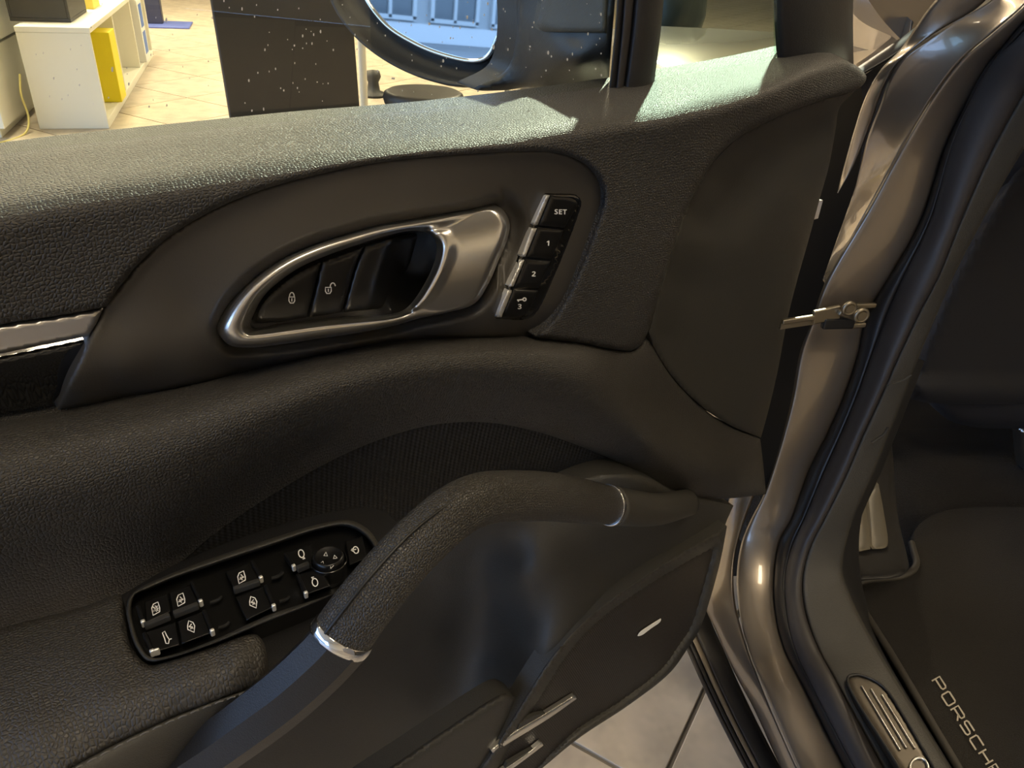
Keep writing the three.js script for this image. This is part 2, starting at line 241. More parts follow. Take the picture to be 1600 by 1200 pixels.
// ================================================================ THE SHOWROOM
{
  const tileMats = [rgb(.50, .43, .34), rgb(.47, .41, .33), rgb(.53, .46, .36), rgb(.49, .43, .35)].map(c => phy(c, { roughness: .42, map: setRep(mattTone, 1.3) }));
  const fl = struct('floor', new THREE.BoxGeometry(18, .1, 29).translate(0, -.0565, -7.5), std(rgb(.20, .18, .15), { roughness: .8 }));
  const T = .6, g = new RoundedBoxGeometry(T - .008, .02, T - .008, 1, .002), rot = -29 * Math.PI / 180, r = rng(11); let n = 0; const rest = [];
  const seen = P => { const q = project(P); return q[2] > .3 && q[0] > -60 && q[0] < 1700 && q[1] > -60 && q[1] < 1300; };
  for (let i = -34; i <= 34; i++) for (let j = -34; j <= 34; j++) {
    const x = (i + .5) * T, z = (j + .5) * T, X = .284 + x * Math.cos(rot) + z * Math.sin(rot), Z = -.747 - x * Math.sin(rot) + z * Math.cos(rot);
    if (X < -8.6 || X > 8.6 || Z < -21.6 || Z > 6.4) continue;
    const P = V(X, 0, Z), vis = seen(P) && Math.hypot(X, Z) < 11 && X < 2.2;
    if (vis && n < 300) { const m = new THREE.Mesh(g, tileMats[Math.floor(r() * 4)]); m.name = n ? `tile_${String(n).padStart(3, '0')}` : 'tile'; n++; m.position.set(X, -.0100, Z); m.rotation.y = rot; m.receiveShadow = true; fl.add(m); }
    else rest.push(g.clone().applyMatrix4(new THREE.Matrix4().makeRotationY(rot).setPosition(X, -.0100, Z)));
  }
  const m = new THREE.Mesh(mergeGeometries(rest), tileMats[0]); m.name = 'tile_field'; m.userData.kind = 'stuff'; m.receiveShadow = true; fl.add(m);
  const wallM = std(rgb(.74, .70, .60), { roughness: .9 });
  struct('wall_front', new THREE.BoxGeometry(18, 3.7, .2).translate(0, 1.85, -22.1), wallM);
  struct('wall_right', new THREE.BoxGeometry(.2, 3.7, 29).translate(9.1, 1.85, -7.5), wallM);
  struct('wall_back', mergeGeometries([new THREE.BoxGeometry(15, .5, .2).translate(1.5, 3.45, 7.1), new THREE.BoxGeometry(12, 3.7, .2).translate(3, 1.85, 7.1)]), wallM);   // open shop front above which the lintel runs
  struct('wall_left', new THREE.BoxGeometry(.2, 3.7, 18.6).translate(-9.1, 1.85, -12.7), wallM);
  struct('ceiling', mergeGeometries([new THREE.BoxGeometry(18.4, .2, 18.8).translate(0, 3.7, -12.8), new THREE.BoxGeometry(15.2, .2, 10.6).translate(1.6, 3.7, 1.9)]), std(rgb(.80, .78, .72), { roughness: .9 }));
  // the street seen in the wing mirror, through the open side of the showroom
  struct('street', mergeGeometries([new THREE.BoxGeometry(14, .1, 60).translate(-16.1, -.06, 6), new THREE.BoxGeometry(40, .1, 29).translate(10.9, -.06, 21.5)]), std(rgb(.12, .12, .125), { roughness: .9, map: setRep(mattTone, 3) }));
  const hb = thing('shop_building', 'pale plastered street building with tall framed windows', 'building', V(-21, 0, 6), 0);
  const plaster = std(rgb(.26, .265, .27), { roughness: .9 }), frameM = std(rgb(.34, .345, .35), { roughness: .6 }), paneM = phy(rgb(.05, .06, .07), { roughness: .08 });
  const wl = add('wall', new THREE.BoxGeometry(.4, 3.7, 50).translate(-21.2, 1.85, 6), plaster, hb);
  add('plinth', new THREE.BoxGeometry(.1, .5, 50).translate(-20.96, .25, 6), std(rgb(.42, .42, .43), { roughness: .9 }), hb);
  for (let i = -10; i <= 10; i++) { const z = 6 + i * 2.2; const w = add('window_frame', mergeGeometries([new THREE.BoxGeometry(.12, 2.6, .12).translate(-20.94, 1.9, z - .8), new THREE.BoxGeometry(.12, 2.6, .12).translate(-20.94, 1.9, z + .8), new THREE.BoxGeometry(.12, 2.6, .1).translate(-20.94, 1.9, z), new THREE.BoxGeometry(.12, .12, 1.7).translate(-20.94, .62, z), new THREE.BoxGeometry(.12, .12, 1.7).translate(-20.94, 3.2, z)]), frameM, hb); for (const s of [-.4, .4]) add('pane', new THREE.BoxGeometry(.03, 2.46, .68).translate(-20.96, 1.9, z + s), paneM, w); }
  for (const [x, z] of [[-3.2, -5.6], [-3.2, -10], [.6, -8], [-6.4, -8]]) ceilingLamp(x, z, .4, 1.6, 105);
  for (const [x, z] of [[.5, .7], [-2.2, -1.4]]) ceilingLamp(x, z, .4, 1.6, 17);
  for (const [x, z] of [[5.2, 1.2], [5.2, 4.6], [3.4, -3.2]]) ceilingLamp(x, z, .4, 1.6, 40);  // unseen lamps added on the right to brighten handle reflection and door face
}
// white open shelf unit, its folders, the black crate on it
{
  const A = H(60, 206, 0), B = H(171, 201, 0), Cc = H(240, 87, 0), L = Cc.clone().sub(B), W = B.clone().sub(A); const Ld = L.clone().normalize(), Wd = V(-Ld.z, 0, Ld.x); if (Wd.dot(W) < 0) Wd.negate();
  const w = W.length(), l = L.length(), hgt = .56, t = .022, O = B.clone(), up = V(0, 1, 0), tn = Math.atan2(Wd.z * -1, Wd.x);
  const c = thing('shelf_unit', 'low white open shelf unit standing on the beige tiles', 'shelf', B.clone(), 0);
  const wm = std(rgb(.80, .79, .70), { roughness: .5 });
  const bx = (a0, a1, y0, y1, l0, l1) => boxBetween(O.clone().addScaledVector(Wd, -(a0 + a1) / 2).addScaledVector(Ld, (l0 + l1) / 2).setY((y0 + y1) / 2), Wd.clone().multiplyScalar(a1 - a0), up.clone().multiplyScalar(y1 - y0), Wd.clone().cross(up).multiplyScalar(l1 - l0), .004);
  add('top', bx(-.005, w, hgt - .03, hgt, -.005, l + .005), wm, c); add('bottom', bx(0, w, 0, .05, t, l - t), wm, c);
  add('end_panel', bx(0, w, 0, hgt - .03, 0, t), wm, c); add('end_panel', bx(0, w, 0, hgt - .03, l - t, l), wm, c); add('back_panel', bx(w - .012, w, .05, hgt - .03, t, l - t), wm, c);
  const nd = 3; for (let k = 1; k < nd; k++) add('divider', bx(.004, w - .014, .05, hgt - .03, l * k / nd - t / 2, l * k / nd + t / 2), wm, c);
  const fold = (name, label, col, l0, thick, h, lean, dep, lab) => { const g = thing(name, label, 'folder', O.clone().addScaledVector(Wd, .02).addScaledVector(Ld, l0).setY(.051), 0);
    const q = new THREE.Matrix4().makeBasis(Wd, up, Wd.clone().cross(up)); const m = new THREE.Matrix4().makeTranslation(g.position.x, g.position.y, g.position.z).multiply(q).multiply(new THREE.Matrix4().makeRotationX(lean));
    const G = (x0, x1, y0, y1, z0, z1) => new RoundedBoxGeometry(x1 - x0, y1 - y0, z1 - z0, 2, .003).translate((x0 + x1) / 2, (y0 + y1) / 2, (z0 + z1) / 2).applyMatrix4(m);
    add('cover', G(-dep, 0, 0, h, -thick / 2, thick / 2), std(col, { roughness: .5 }), g); if (lab) { add('spine_label', G(-.001, .002, h * .12, h * .48, -thick * .32, thick * .32), std(lab, { roughness: .5 }), g); add('spine_label', G(-.001, .002, h * .55, h * .92, -thick * .32, thick * .32), std(lab, { roughness: .5 }), g); } return g; };
  fold('folder', 'bright yellow folder leaning in the white shelf unit', rgb(.88, .74, .01), .62, .22, .42, 0, .24);
  fold('folder', 'white folder with blue spine labels in the shelf unit', rgb(.78, .80, .80), l * .80, .26, .46, 0, .26, rgb(.05, .16, .55));
  const cr8 = thing('storage_crate', 'dark grey crate standing on top of the white shelf unit', 'crate', O.clone().addScaledVector(Wd, -w * .55).addScaledVector(Ld, .42).setY(hgt), 0);
  const bb = (a0, a1, y0, y1, l0, l1) => bx(a0, a1, hgt + y0, hgt + y1, l0, l1); const cm = std(rgb(.045, .042, .036), { roughness: .6 });
  add('base', bb(.12, w + .06, 0, .02, .2, .75), cm, cr8); add('side', bb(.12, .135, .02, .3, .2, .75), cm, cr8); add('side', bb(w + .045, w + .06, .02, .3, .2, .75), cm, cr8); add('side', bb(.135, w + .045, .02, .3, .2, .215), cm, cr8); add('side', bb(.135, w + .045, .02, .3, .735, .75), cm, cr8);
  const nb = thing('yellow_box', 'small yellow carton behind the dark crate on the shelf unit', 'box', O.clone().addScaledVector(Wd, -.2).addScaledVector(Ld, 1.0).setY(hgt), 0);
  add('carton', bb(.10, .22, 0, .14, .9, 1.15), std(rgb(.75, .62, .12), { roughness: .6 }), nb); add('lid', bb(.095, .225, .14, .155, .895, 1.155), std(rgb(.8, .68, .2), { roughness: .6 }), nb);
  // white cabinet left of it
  const e = w + .09, k = thing('tool_cabinet', 'white cabinet with overhanging top box beside the shelf unit', 'cabinet', O.clone().addScaledVector(Wd, -(e + .3)).addScaledVector(Ld, .3), 0);
  add('body', bx(e + .02, e + .62, .06, .46, -.25, .9), wm, k); add('plinth', bx(e + .06, e + .58, 0, .06, -.2, .86), wm, k); const up1 = add('top_box', bx(e + .015, e + .68, .475, .95, -.34, .94), wm, k);
  add('handle_ring', (() => { const P = O.clone().addScaledVector(Wd, -(e + .24)).addScaledVector(Ld, -.35).setY(.68); const g = new THREE.TorusGeometry(.075, .006, 10, 36); return g.applyMatrix4(new THREE.Matrix4().makeBasis(Wd, up, Wd.clone().cross(up)).setPosition(P)); })(), std(rgb(.45, .45, .4)), up1);
  own('power_cable', tube([[.045, .04, .30], [.05, -.02, .2], [.035, -.05, .08], [.05, -.12, .012], [.2, -.45, .009]].map(([a, b, y]) => O.clone().addScaledVector(Wd, -(w + a - .005)).addScaledVector(Ld, b).setY(y)), .006), std(rgb(.62, .55, .2)), 'pale yellow cable hanging between cabinet and shelf unit', 'cable');
  // blue stand behind the shelf
  const S = H(258, 40, 0), st = thing('display_stand', 'black column on a blue foot plate behind the shelf unit', 'stand', S, 0);
  add('foot_plate', new RoundedBoxGeometry(.55, .02, .5, 2, .008).rotateY(.3).translate(S.x, .0105, S.z), std(rgb(.10, .14, .42), { roughness: .4 }), st);
  add('column', new RoundedBoxGeometry(.2, 1.6, .14, 2, .01).rotateY(.3).translate(S.x - .12, .82, S.z), std(rgb(.02, .022, .05), { roughness: .4 }), st);
  // upright black panel, pole, stool
  const bp = H(372, 262, 0), bq = H(566, 240, 0), bm = bp.clone().lerp(bq, .5), bl = bq.clone().sub(bp);
  const pn = thing('display_board', 'tall black upright board standing on the tiled floor', 'board', bm, 0); const bax = bl.clone().normalize();
  const tiltQ = new THREE.Matrix4().makeTranslation(bm.x, 0, bm.z).multiply(new THREE.Matrix4().makeBasis(bax, up, bax.clone().cross(up))).multiply(new THREE.Matrix4().makeRotationZ(.035));
  add('board', new RoundedBoxGeometry(bl.length(), 1.55, .03, 2, .006).translate(0, .81, 0).applyMatrix4(tiltQ), std(rgb(.010, .010, .011), { roughness: .6 }), pn);
  for (const s of [-.35, .35]) add('foot', new RoundedBoxGeometry(.05, .03, .4, 2, .008).translate(s * bl.length(), .016, 0).applyMatrix4(new THREE.Matrix4().makeTranslation(bm.x, 0, bm.z).multiply(new THREE.Matrix4().makeBasis(bax, up, bax.clone().cross(up)))), std(rgb(.02, .02, .02)), pn);
  const pp = H(571, 215, 0), po = thing('barrier_pole', 'slim pale post with a round foot behind the black panel', 'pole', pp, 0);
  add('post', new THREE.CylinderGeometry(.024, .024, 1.3, 20).translate(pp.x, .66, pp.z), std(rgb(.72, .70, .62), { roughness: .4 }), po); add('foot', new THREE.CylinderGeometry(.14, .16, .025, 32).translate(pp.x, .0135, pp.z), std(rgb(.05, .05, .05)), po);
  const sp = FWd(662, 148, 4.0); function FWd(x, y, dist) { return CAM.clone().addScaledVector(ray(x, y), dist); }
  const so = thing('round_stool', 'black round padded stool standing on the tiles', 'stool', V(sp.x, 0, sp.z), 0);
  const cushion = new THREE.LatheGeometry([[.001, -.05], [.17, -.05], [.19, -.04], [.197, -.015], [.19, .008], [.17, .018], [.001, .022]].map(p => new THREE.Vector2(...p)), 40).translate(sp.x, sp.y, sp.z);
  add('cushion', cushion, std(rgb(.014, .014, .015), { roughness: .5 }), so);
  for (let a = 0; a < 4; a++) { const q = a * Math.PI / 2 + .4; add('leg', tube([V(sp.x + .13 * Math.cos(q), sp.y - .05, sp.z + .13 * Math.sin(q)), V(sp.x + .18 * Math.cos(q), .005, sp.z + .18 * Math.sin(q))], .011, 6), std(rgb(.03, .03, .03), { roughness: .4 }), so); }
  const bg = FWd(1038, 20, 3.2), bs = thing('refuse_sack', 'dark shiny bulging sack standing beyond the quarter glass', 'sack', V(bg.x, 0, bg.z), 0);
  { const n = 40, rows = [], r8 = rng(5), pr = [[.001, .01], [.10, .012], [.125, .2], [.12, .6], [.115, bg.y - .16], [.13, bg.y - .10], [.145, bg.y], [.14, bg.y + .10], [.10, bg.y + .2], [.03, bg.y + .24], [.04, bg.y + .28], [.001, bg.y + .29]]; for (const [r, y] of pr) { const row = []; for (let k = 0; k < n; k++) { const a = k / n * 2 * Math.PI, q = r * (1 + .05 * Math.sin(a * 5 + y * 20) + .04 * Math.sin(a * 9 - y * 31)); row.push(V(bg.x + q * Math.cos(a), y, bg.z + q * Math.sin(a))); } rows.push(row); } add('bag', grid(rows, true), phy(rgb(.02, .025, .022), { roughness: .35 }), bs); }
  const dp = H(584, 150, 0), bn = thing('cone_base', 'small dark knob shaped stand on the tiles beside the post', 'stand', dp, 0);
  add('body', new THREE.LatheGeometry([[.001, 0], [.10, 0], [.10, .02], [.05, .04], [.04, .10], [.06, .14], [.05, .18], [.001, .19]].map(p => new THREE.Vector2(...p)), 28).translate(dp.x, .001, dp.z), std(rgb(.03, .03, .03)), bn);
}

// ================================================================ THE DOOR
const BEZ = [[343, 520, 391, 508], [350, 495, 397, 490], [373, 461, 412, 463], [407, 429, 440, 437], [445, 404, 472, 416], [495, 382, 514, 398], [545, 367, 560, 382], [595, 354, 605, 368], [650, 345, 640, 361], [700, 337, 660, 362], [745, 329, 673, 367], [779, 323, 681, 374], [796, 346, 686, 386], [793, 373, 685, 401], [779, 407, 680, 419], [764, 442, 669, 442], [742, 474, 655, 465], [700, 488, 643, 480], [657, 497, 630, 489], [615, 509, 608, 494], [560, 520, 565, 497], [500, 529, 512, 501], [440, 538, 455, 508], [390, 543, 415, 514], [358, 539, 398, 516]];   // handle bezel: outer x, y, inner x, y
const doorBase = DW(.70, 0, -.10);
const door = thing('car_door', 'open front car door seen from inside with grey leather trim and metal handle', 'car door', doorBase, Math.PI / 2 - DA);
let plateBase;
const belt = [[-300, 289], [-70, 256], [0, 246], [100, 232], [225, 218], [360, 203], [500, 188], [650, 175], [760, 163], [860, 150], [950, 137], [1020, 126], [1080, 113], [1150, 101], [1215, 87], [1262, 77]];
const arc = [[834, 526, 1], [856, 508], [882, 470], [908, 415], [930, 355], [942, 315], [938, 285], [918, 259], [885, 243], [850, 237], [800, 237], [700, 243], [600, 253], [500, 272], [400, 300], [330, 330], [270, 366], [222, 407], [188, 446], [167, 479, 1]];
const crease = [[1330, 143], [1290, 155], [1240, 172], [1190, 195], [1150, 218], [1115, 252], [1090, 292], [1070, 335], [1052, 385], [1035, 440], [1020, 495], [1012, 520]];
{
  const ol = smooth([[...belt[0], 1], ...belt.slice(1), [1290, 80], [1320, 93], [1345, 108], [1354, 120], [1348, 133], ...crease, [1000, 540], [985, 549, 1], [960, 546], [900, 535], [850, 529], ...arc, [100, 492], [0, 507], [-300, 566, 1]], true, 6);
  // the ledge: a nearly level top meeting the upright face in a soft round
  const tbl = (T, x) => { for (let i = 1; i < T.length; i++) if (x <= T[i][0] || i === T.length - 1) { const t = (x - T[i - 1][0]) / (T[i][0] - T[i - 1][0]); return T[i - 1][1] + (T[i][1] - T[i - 1][1]) * t; } };
  const bd = smooth([...belt, [1345, 70], [1400, 66]], false, 5), yb = x => tbl(bd, x), nTop = V(0, 1, 0).addScaledVector(dn, .10).normalize();
  const back = x => x < 900 ? -.065 : -.065 - .022 * sstep(900, 1250, x);
  const fFace = tps([[-60, 400, .002], [0, 500, -.003], [150, 470, -.002], [0, 340, .003], [300, 300, .002], [600, 230, .002], [850, 215, .002], [960, 300, .001], [1000, 230, .001], [960, 430, .001], [900, 510, 0], [1000, 500, -.003], [1045, 350, -.003], [1100, 250, -.004], [1150, 205, -.009], [1240, 165, -.024], [1345, 128, -.060], [1290, 148, -.038], [1200, 150, -.010], [1100, 180, .002]]);
  const smin = (a, b, k) => { const h = Math.max(k - Math.abs(a - b), 0) / k; return Math.min(a, b) - h * h * k / 4; };
  const f = (x, y) => { const b = D(x, yb(x), back(x)), top = DLOC(PL(x, y, b, nTop))[2], face = fFace(x, y); if (y > 420) return face; const below = DLOC(ray(x, y))[1] >= -.001; return smin(below ? 9 : top, face, x < 1000 ? .026 : .030); };
  add('upper_trim', doorSkin(ol, f, { step: 5, roll: 7, rollDepth: .006, skirt: .03, rollMask: (x, y) => x < 1280 && y < yb(x) + 16 ? .3 : 1 }), MAT.leather, door, 'grained grey leather ledge and upper door trim');

  // plate behind the handle
  const po = smooth([...arc.slice(0, -1).map(p => [p[0] + (p[0] > 860 ? 4 : 0), p[1] - (p[1] < 420 && p[0] < 900 ? 4 : 0), p[2]]), [163, 478, 1], [130, 548], [100, 612], [86, 646, 1], [130, 635], [200, 621], [300, 601], [400, 578], [500, 554], [600, 537], [680, 529], [740, 528], [800, 529]], true, 6);
  plateBase = tps([[90, 640, -.022], [200, 617, -.020], [400, 574, -.020], [600, 534, -.020], [820, 526, -.018], [110, 608, -.009], [200, 590, -.008], [300, 572, -.008], [400, 548, -.008], [560, 522, -.007], [700, 510, -.007], [800, 508, -.008], [170, 500, -.009], [250, 420, -.008], [400, 330, -.006], [600, 290, -.006], [800, 270, -.006], [900, 280, -.007], [910, 380, -.008], [860, 490, -.009], [300, 480, -.007], [820, 400, -.008]]);
  BEZ.outerPoly = smooth(BEZ.map(p => [p[0], p[1]]), true, 8); BEZ.innerPoly = smooth(BEZ.map(p => [p[2], p[3]]), true, 8);
  add('handle_plate', doorSkin(po, (x, y) => { const b = plateBase(x, y), ins = inside(BEZ.outerPoly, x, y); if (!ins) { const q = distTo(BEZ.outerPoly, x, y); return b - .011 * (1 - sstep(0, x > 780 ? 34 : 18, q)); } return b - .011 - .021 * sstep(0, 11, distTo(BEZ.outerPoly, x, y)); }, { step: 5, roll: 5, rollDepth: .004, skirt: .02 }), MAT.satin, door, 'satin dark grey plate around the door handle');
}
// handle bezel: a closed ring, narrow along the sides, widening into a broad grip at the front
{
  const n = 150, per = curve(BEZ.map(p => V(p[0], p[1], 0)), true), pin = curve(BEZ.map(p => V(p[2], p[3], 0)), true), K = BEZ.length, rows = [], J = 22;
  for (let j = 0; j <= J; j++) rows.push([]);
  for (let i = 0; i < n; i++) { const t = i / n, o = per.getPoint(t), q = pin.getPoint(t), st = t * K, grip = sstep(8, 10.5, st) * (1 - sstep(16.8, 18.5, st)), w = Math.hypot(o.x - q.x, o.y - q.y), v = (st - 9) / 9;
    for (let j = 0; j <= J; j++) { const a = j / J, x = o.x + (q.x - o.x) * a, y = o.y + (q.y - o.y) * a;
      const ring = -.004 + .0115 * Math.pow(Math.max(0, 4 * a * (1 - a)), .5) - .012 * sstep(.7, 1, a) - .008 * (1 - sstep(0, .12, a));
      const vy = Math.max(-1, Math.min(1, ((y + (x - 740) * .18) - 404) / 84)); const broad = -.010 + .014 * Math.sqrt(Math.min(1, a / .10)) * (1 - .0) + .008 * (1 - vy * vy) + .006 * vy - .004 * Math.sin(Math.min(1, a) * Math.PI) * 0 + .0030 * sstep(.72, .9, a) - .007 * sstep(.93, 1, a);
      rows[j].push(D(x, y, .003 + ring * (1 - grip) + broad * grip)); } }
  const back = rows[J].map(p => p.clone().addScaledVector(dn, -.003)), front = rows[0].map(p => p.clone().addScaledVector(dn, -.015)); rows.unshift(front); rows.push(back);
  const hb = add('door_handle', grid(rows, true), MAT.satinMetal, door, 'brushed silver door handle ring with a broad grip');
  // bowl and lock buttons inside the ring
  const bowl = add('handle_bowl', doorSkin(smooth(BEZ.map(p => [p[2] + (p[0] - p[2]) * .1, p[3] + (p[1] - p[3]) * .1]), true, 8), (x, y) => -.016 - .014 * sstep(590, 690, x), { step: 6, skirt: .012 }), MAT.button, door);
  const bt = (name, pts, d) => add(name, doorSkin(smooth(pts, true, 6), d, { step: 5, roll: 4, rollDepth: .0022, skirt: .008 }), MAT.button, bowl);
  bt('lock_button', [[399, 505, 1], [403, 489], [418, 465], [445, 441], [474, 422], [501, 410, 1], [491, 450], [480, 496, 1], [440, 503]], -.0095);
  bt('unlock_button', [[504, 409, 1], [568, 386, 1], [556, 412], [534, 488, 1], [483, 496, 1], [494, 450]], -.0095);
  bt('blank_button', [[571, 385, 1], [640, 366], [652, 368, 1], [634, 430], [604, 481, 1], [537, 488, 1], [558, 414]], (x, y) => -.010 - .012 * sstep(585, 640, x + (y - 430) * .3));
  const at = (x, y) => D(x, y, -.0090);
  const lock = (cx, cy, open) => { const l = [{ pts: [[cx - 4.5, cy - 2], [cx + 4.5, cy - 2], [cx + 4.5, cy + 4], [cx + 2.5, cy + 7.5], [cx - 2.5, cy + 7.5], [cx - 4.5, cy + 4]], closed: true }, [[cx, cy], [cx, cy + 5]]];
    l.push(open ? ell(cx + 7, cy - 3, 4, 6, 8, Math.PI, Math.PI * 1.95) : ell(cx, cy - 3, 3.6, 6, 8, Math.PI, Math.PI * 2)); return l; };
  add('lock_symbol', strokes(lock(456, 466, false), 1.7, at), MAT.print, bowl); add('unlock_symbol', strokes(lock(513, 451, true), 1.7, at), MAT.print, bowl);
}
// memory buttons SET 1 2 3
{
  const pl = [[851, 302], [907, 307], [826, 498], [774, 498]], L = (a, b, t) => [a[0] + (b[0] - a[0]) * t, a[1] + (b[1] - a[1]) * t];
  const hs = add('memory_panel', doorSkin(smooth([[851, 301, 1], [880, 302], [900, 304], [909, 314], [905, 332], [868, 428], [836, 492], [824, 499], [773, 499, 1], [812, 400]], true, 5), (x, y) => plateBase(x, y) + .0012, { step: 5, roll: 3, rollDepth: .0015, skirt: .006 }), MAT.gloss, door);
  const cut = [0, .262, .515, .755, 1]; const lab = ['SET', '1', '2', '3'];
  for (let k = 0; k < 4; k++) { const a = cut[k] + .012, b = cut[k + 1] - .006, lt = L(pl[0], pl[3], a), lb = L(pl[0], pl[3], b), rt = L(pl[1], pl[2], a), rb = L(pl[1], pl[2], b), sw = 11;
    let o = [[lt[0] + sw, lt[1], 1], [rt[0] - 4, rt[1] + 1, 1], [rb[0] - 4, rb[1], 1], [lb[0] + sw, lb[1], 1]]; if (k === 0) o = [[lt[0] + sw, lt[1] + 1, 1], [rt[0] - 12, rt[1] + 1], [rt[0] - 4, rt[1] + 7], [rb[0] - 4, rb[1], 1], [lb[0] + sw, lb[1], 1]]; if (k === 3) o = [[lt[0] + sw, lt[1], 1], [rt[0] - 4, rt[1] + 1, 1], [rb[0] - 1, rb[1] - 10], [rb[0] - 12, rb[1] - 2], [lb[0] + sw, lb[1] - 2, 1]];
    add('memory_button', doorSkin(smooth(o, true, 5), (x, y) => plateBase(x, y) + .0032, { step: 5, roll: 2.5, rollDepth: .0012, skirt: .004 }), MAT.button, hs);
    add('chrome_edge', doorSkin(smooth([[lt[0] + 1, lt[1] + 1, 1], [lt[0] + sw - 2, lt[1] + 1, 1], [lb[0] + sw - 2, lb[1] - 1, 1], [lb[0] + 1, lb[1] - 1, 1]], true, 4), (x, y) => plateBase(x, y) + .0044 + .0010 * Math.sin((x * .5 + y * .25)), { step: 3, roll: 3, rollDepth: .0025, skirt: .004 }), MAT.brightTip, hs, 'bright chrome button edge');
    const c = [[876, 331], [856, 380], [834, 428], [812, 479]][k], at = (x, y) => D(x, y, plateBase(x, y) + .0038);
    add('number_print', textOn(lab[k], c[0], c[1], 8, [1, .02], [.05, -1], at, k ? 1.1 : 1.12), MAT.print, hs);
    if (k === 3) add('key_symbol', strokes([[[808, 469], [817, 468]], [[810, 469], [810, 471.5]], ell(819.5, 467.8, 2.4, 2.4, 12)], 2, at), MAT.print, hs);
  }
}
// decorative strips left of the plate
{
  add('metal_strip', doorSkin(smooth([[-300, 569, 1], [0, 509], [100, 493], [161, 482, 1], [152, 503], [139, 525, 1], [0, 553], [-300, 618, 1]], true, 6), (x, y) => -.006, { step: 5, roll: 5, rollDepth: .003, skirt: .01 }), MAT.aluStrip, door, 'brushed aluminium trim strip');
  add('gloss_strip', doorSkin(smooth([[-300, 622, 1], [0, 557], [80, 541], [141, 528, 1], [118, 578], [82, 632, 1], [40, 640], [0, 647], [-300, 708, 1]], true, 6), (x, y) => -.012 - .010 * sstep(0, 1, (y - 555 + x * .19) / 90), { step: 5, roll: 5, rollDepth: .003, skirt: .01 }), MAT.gloss, door, 'piano black trim strip');
}
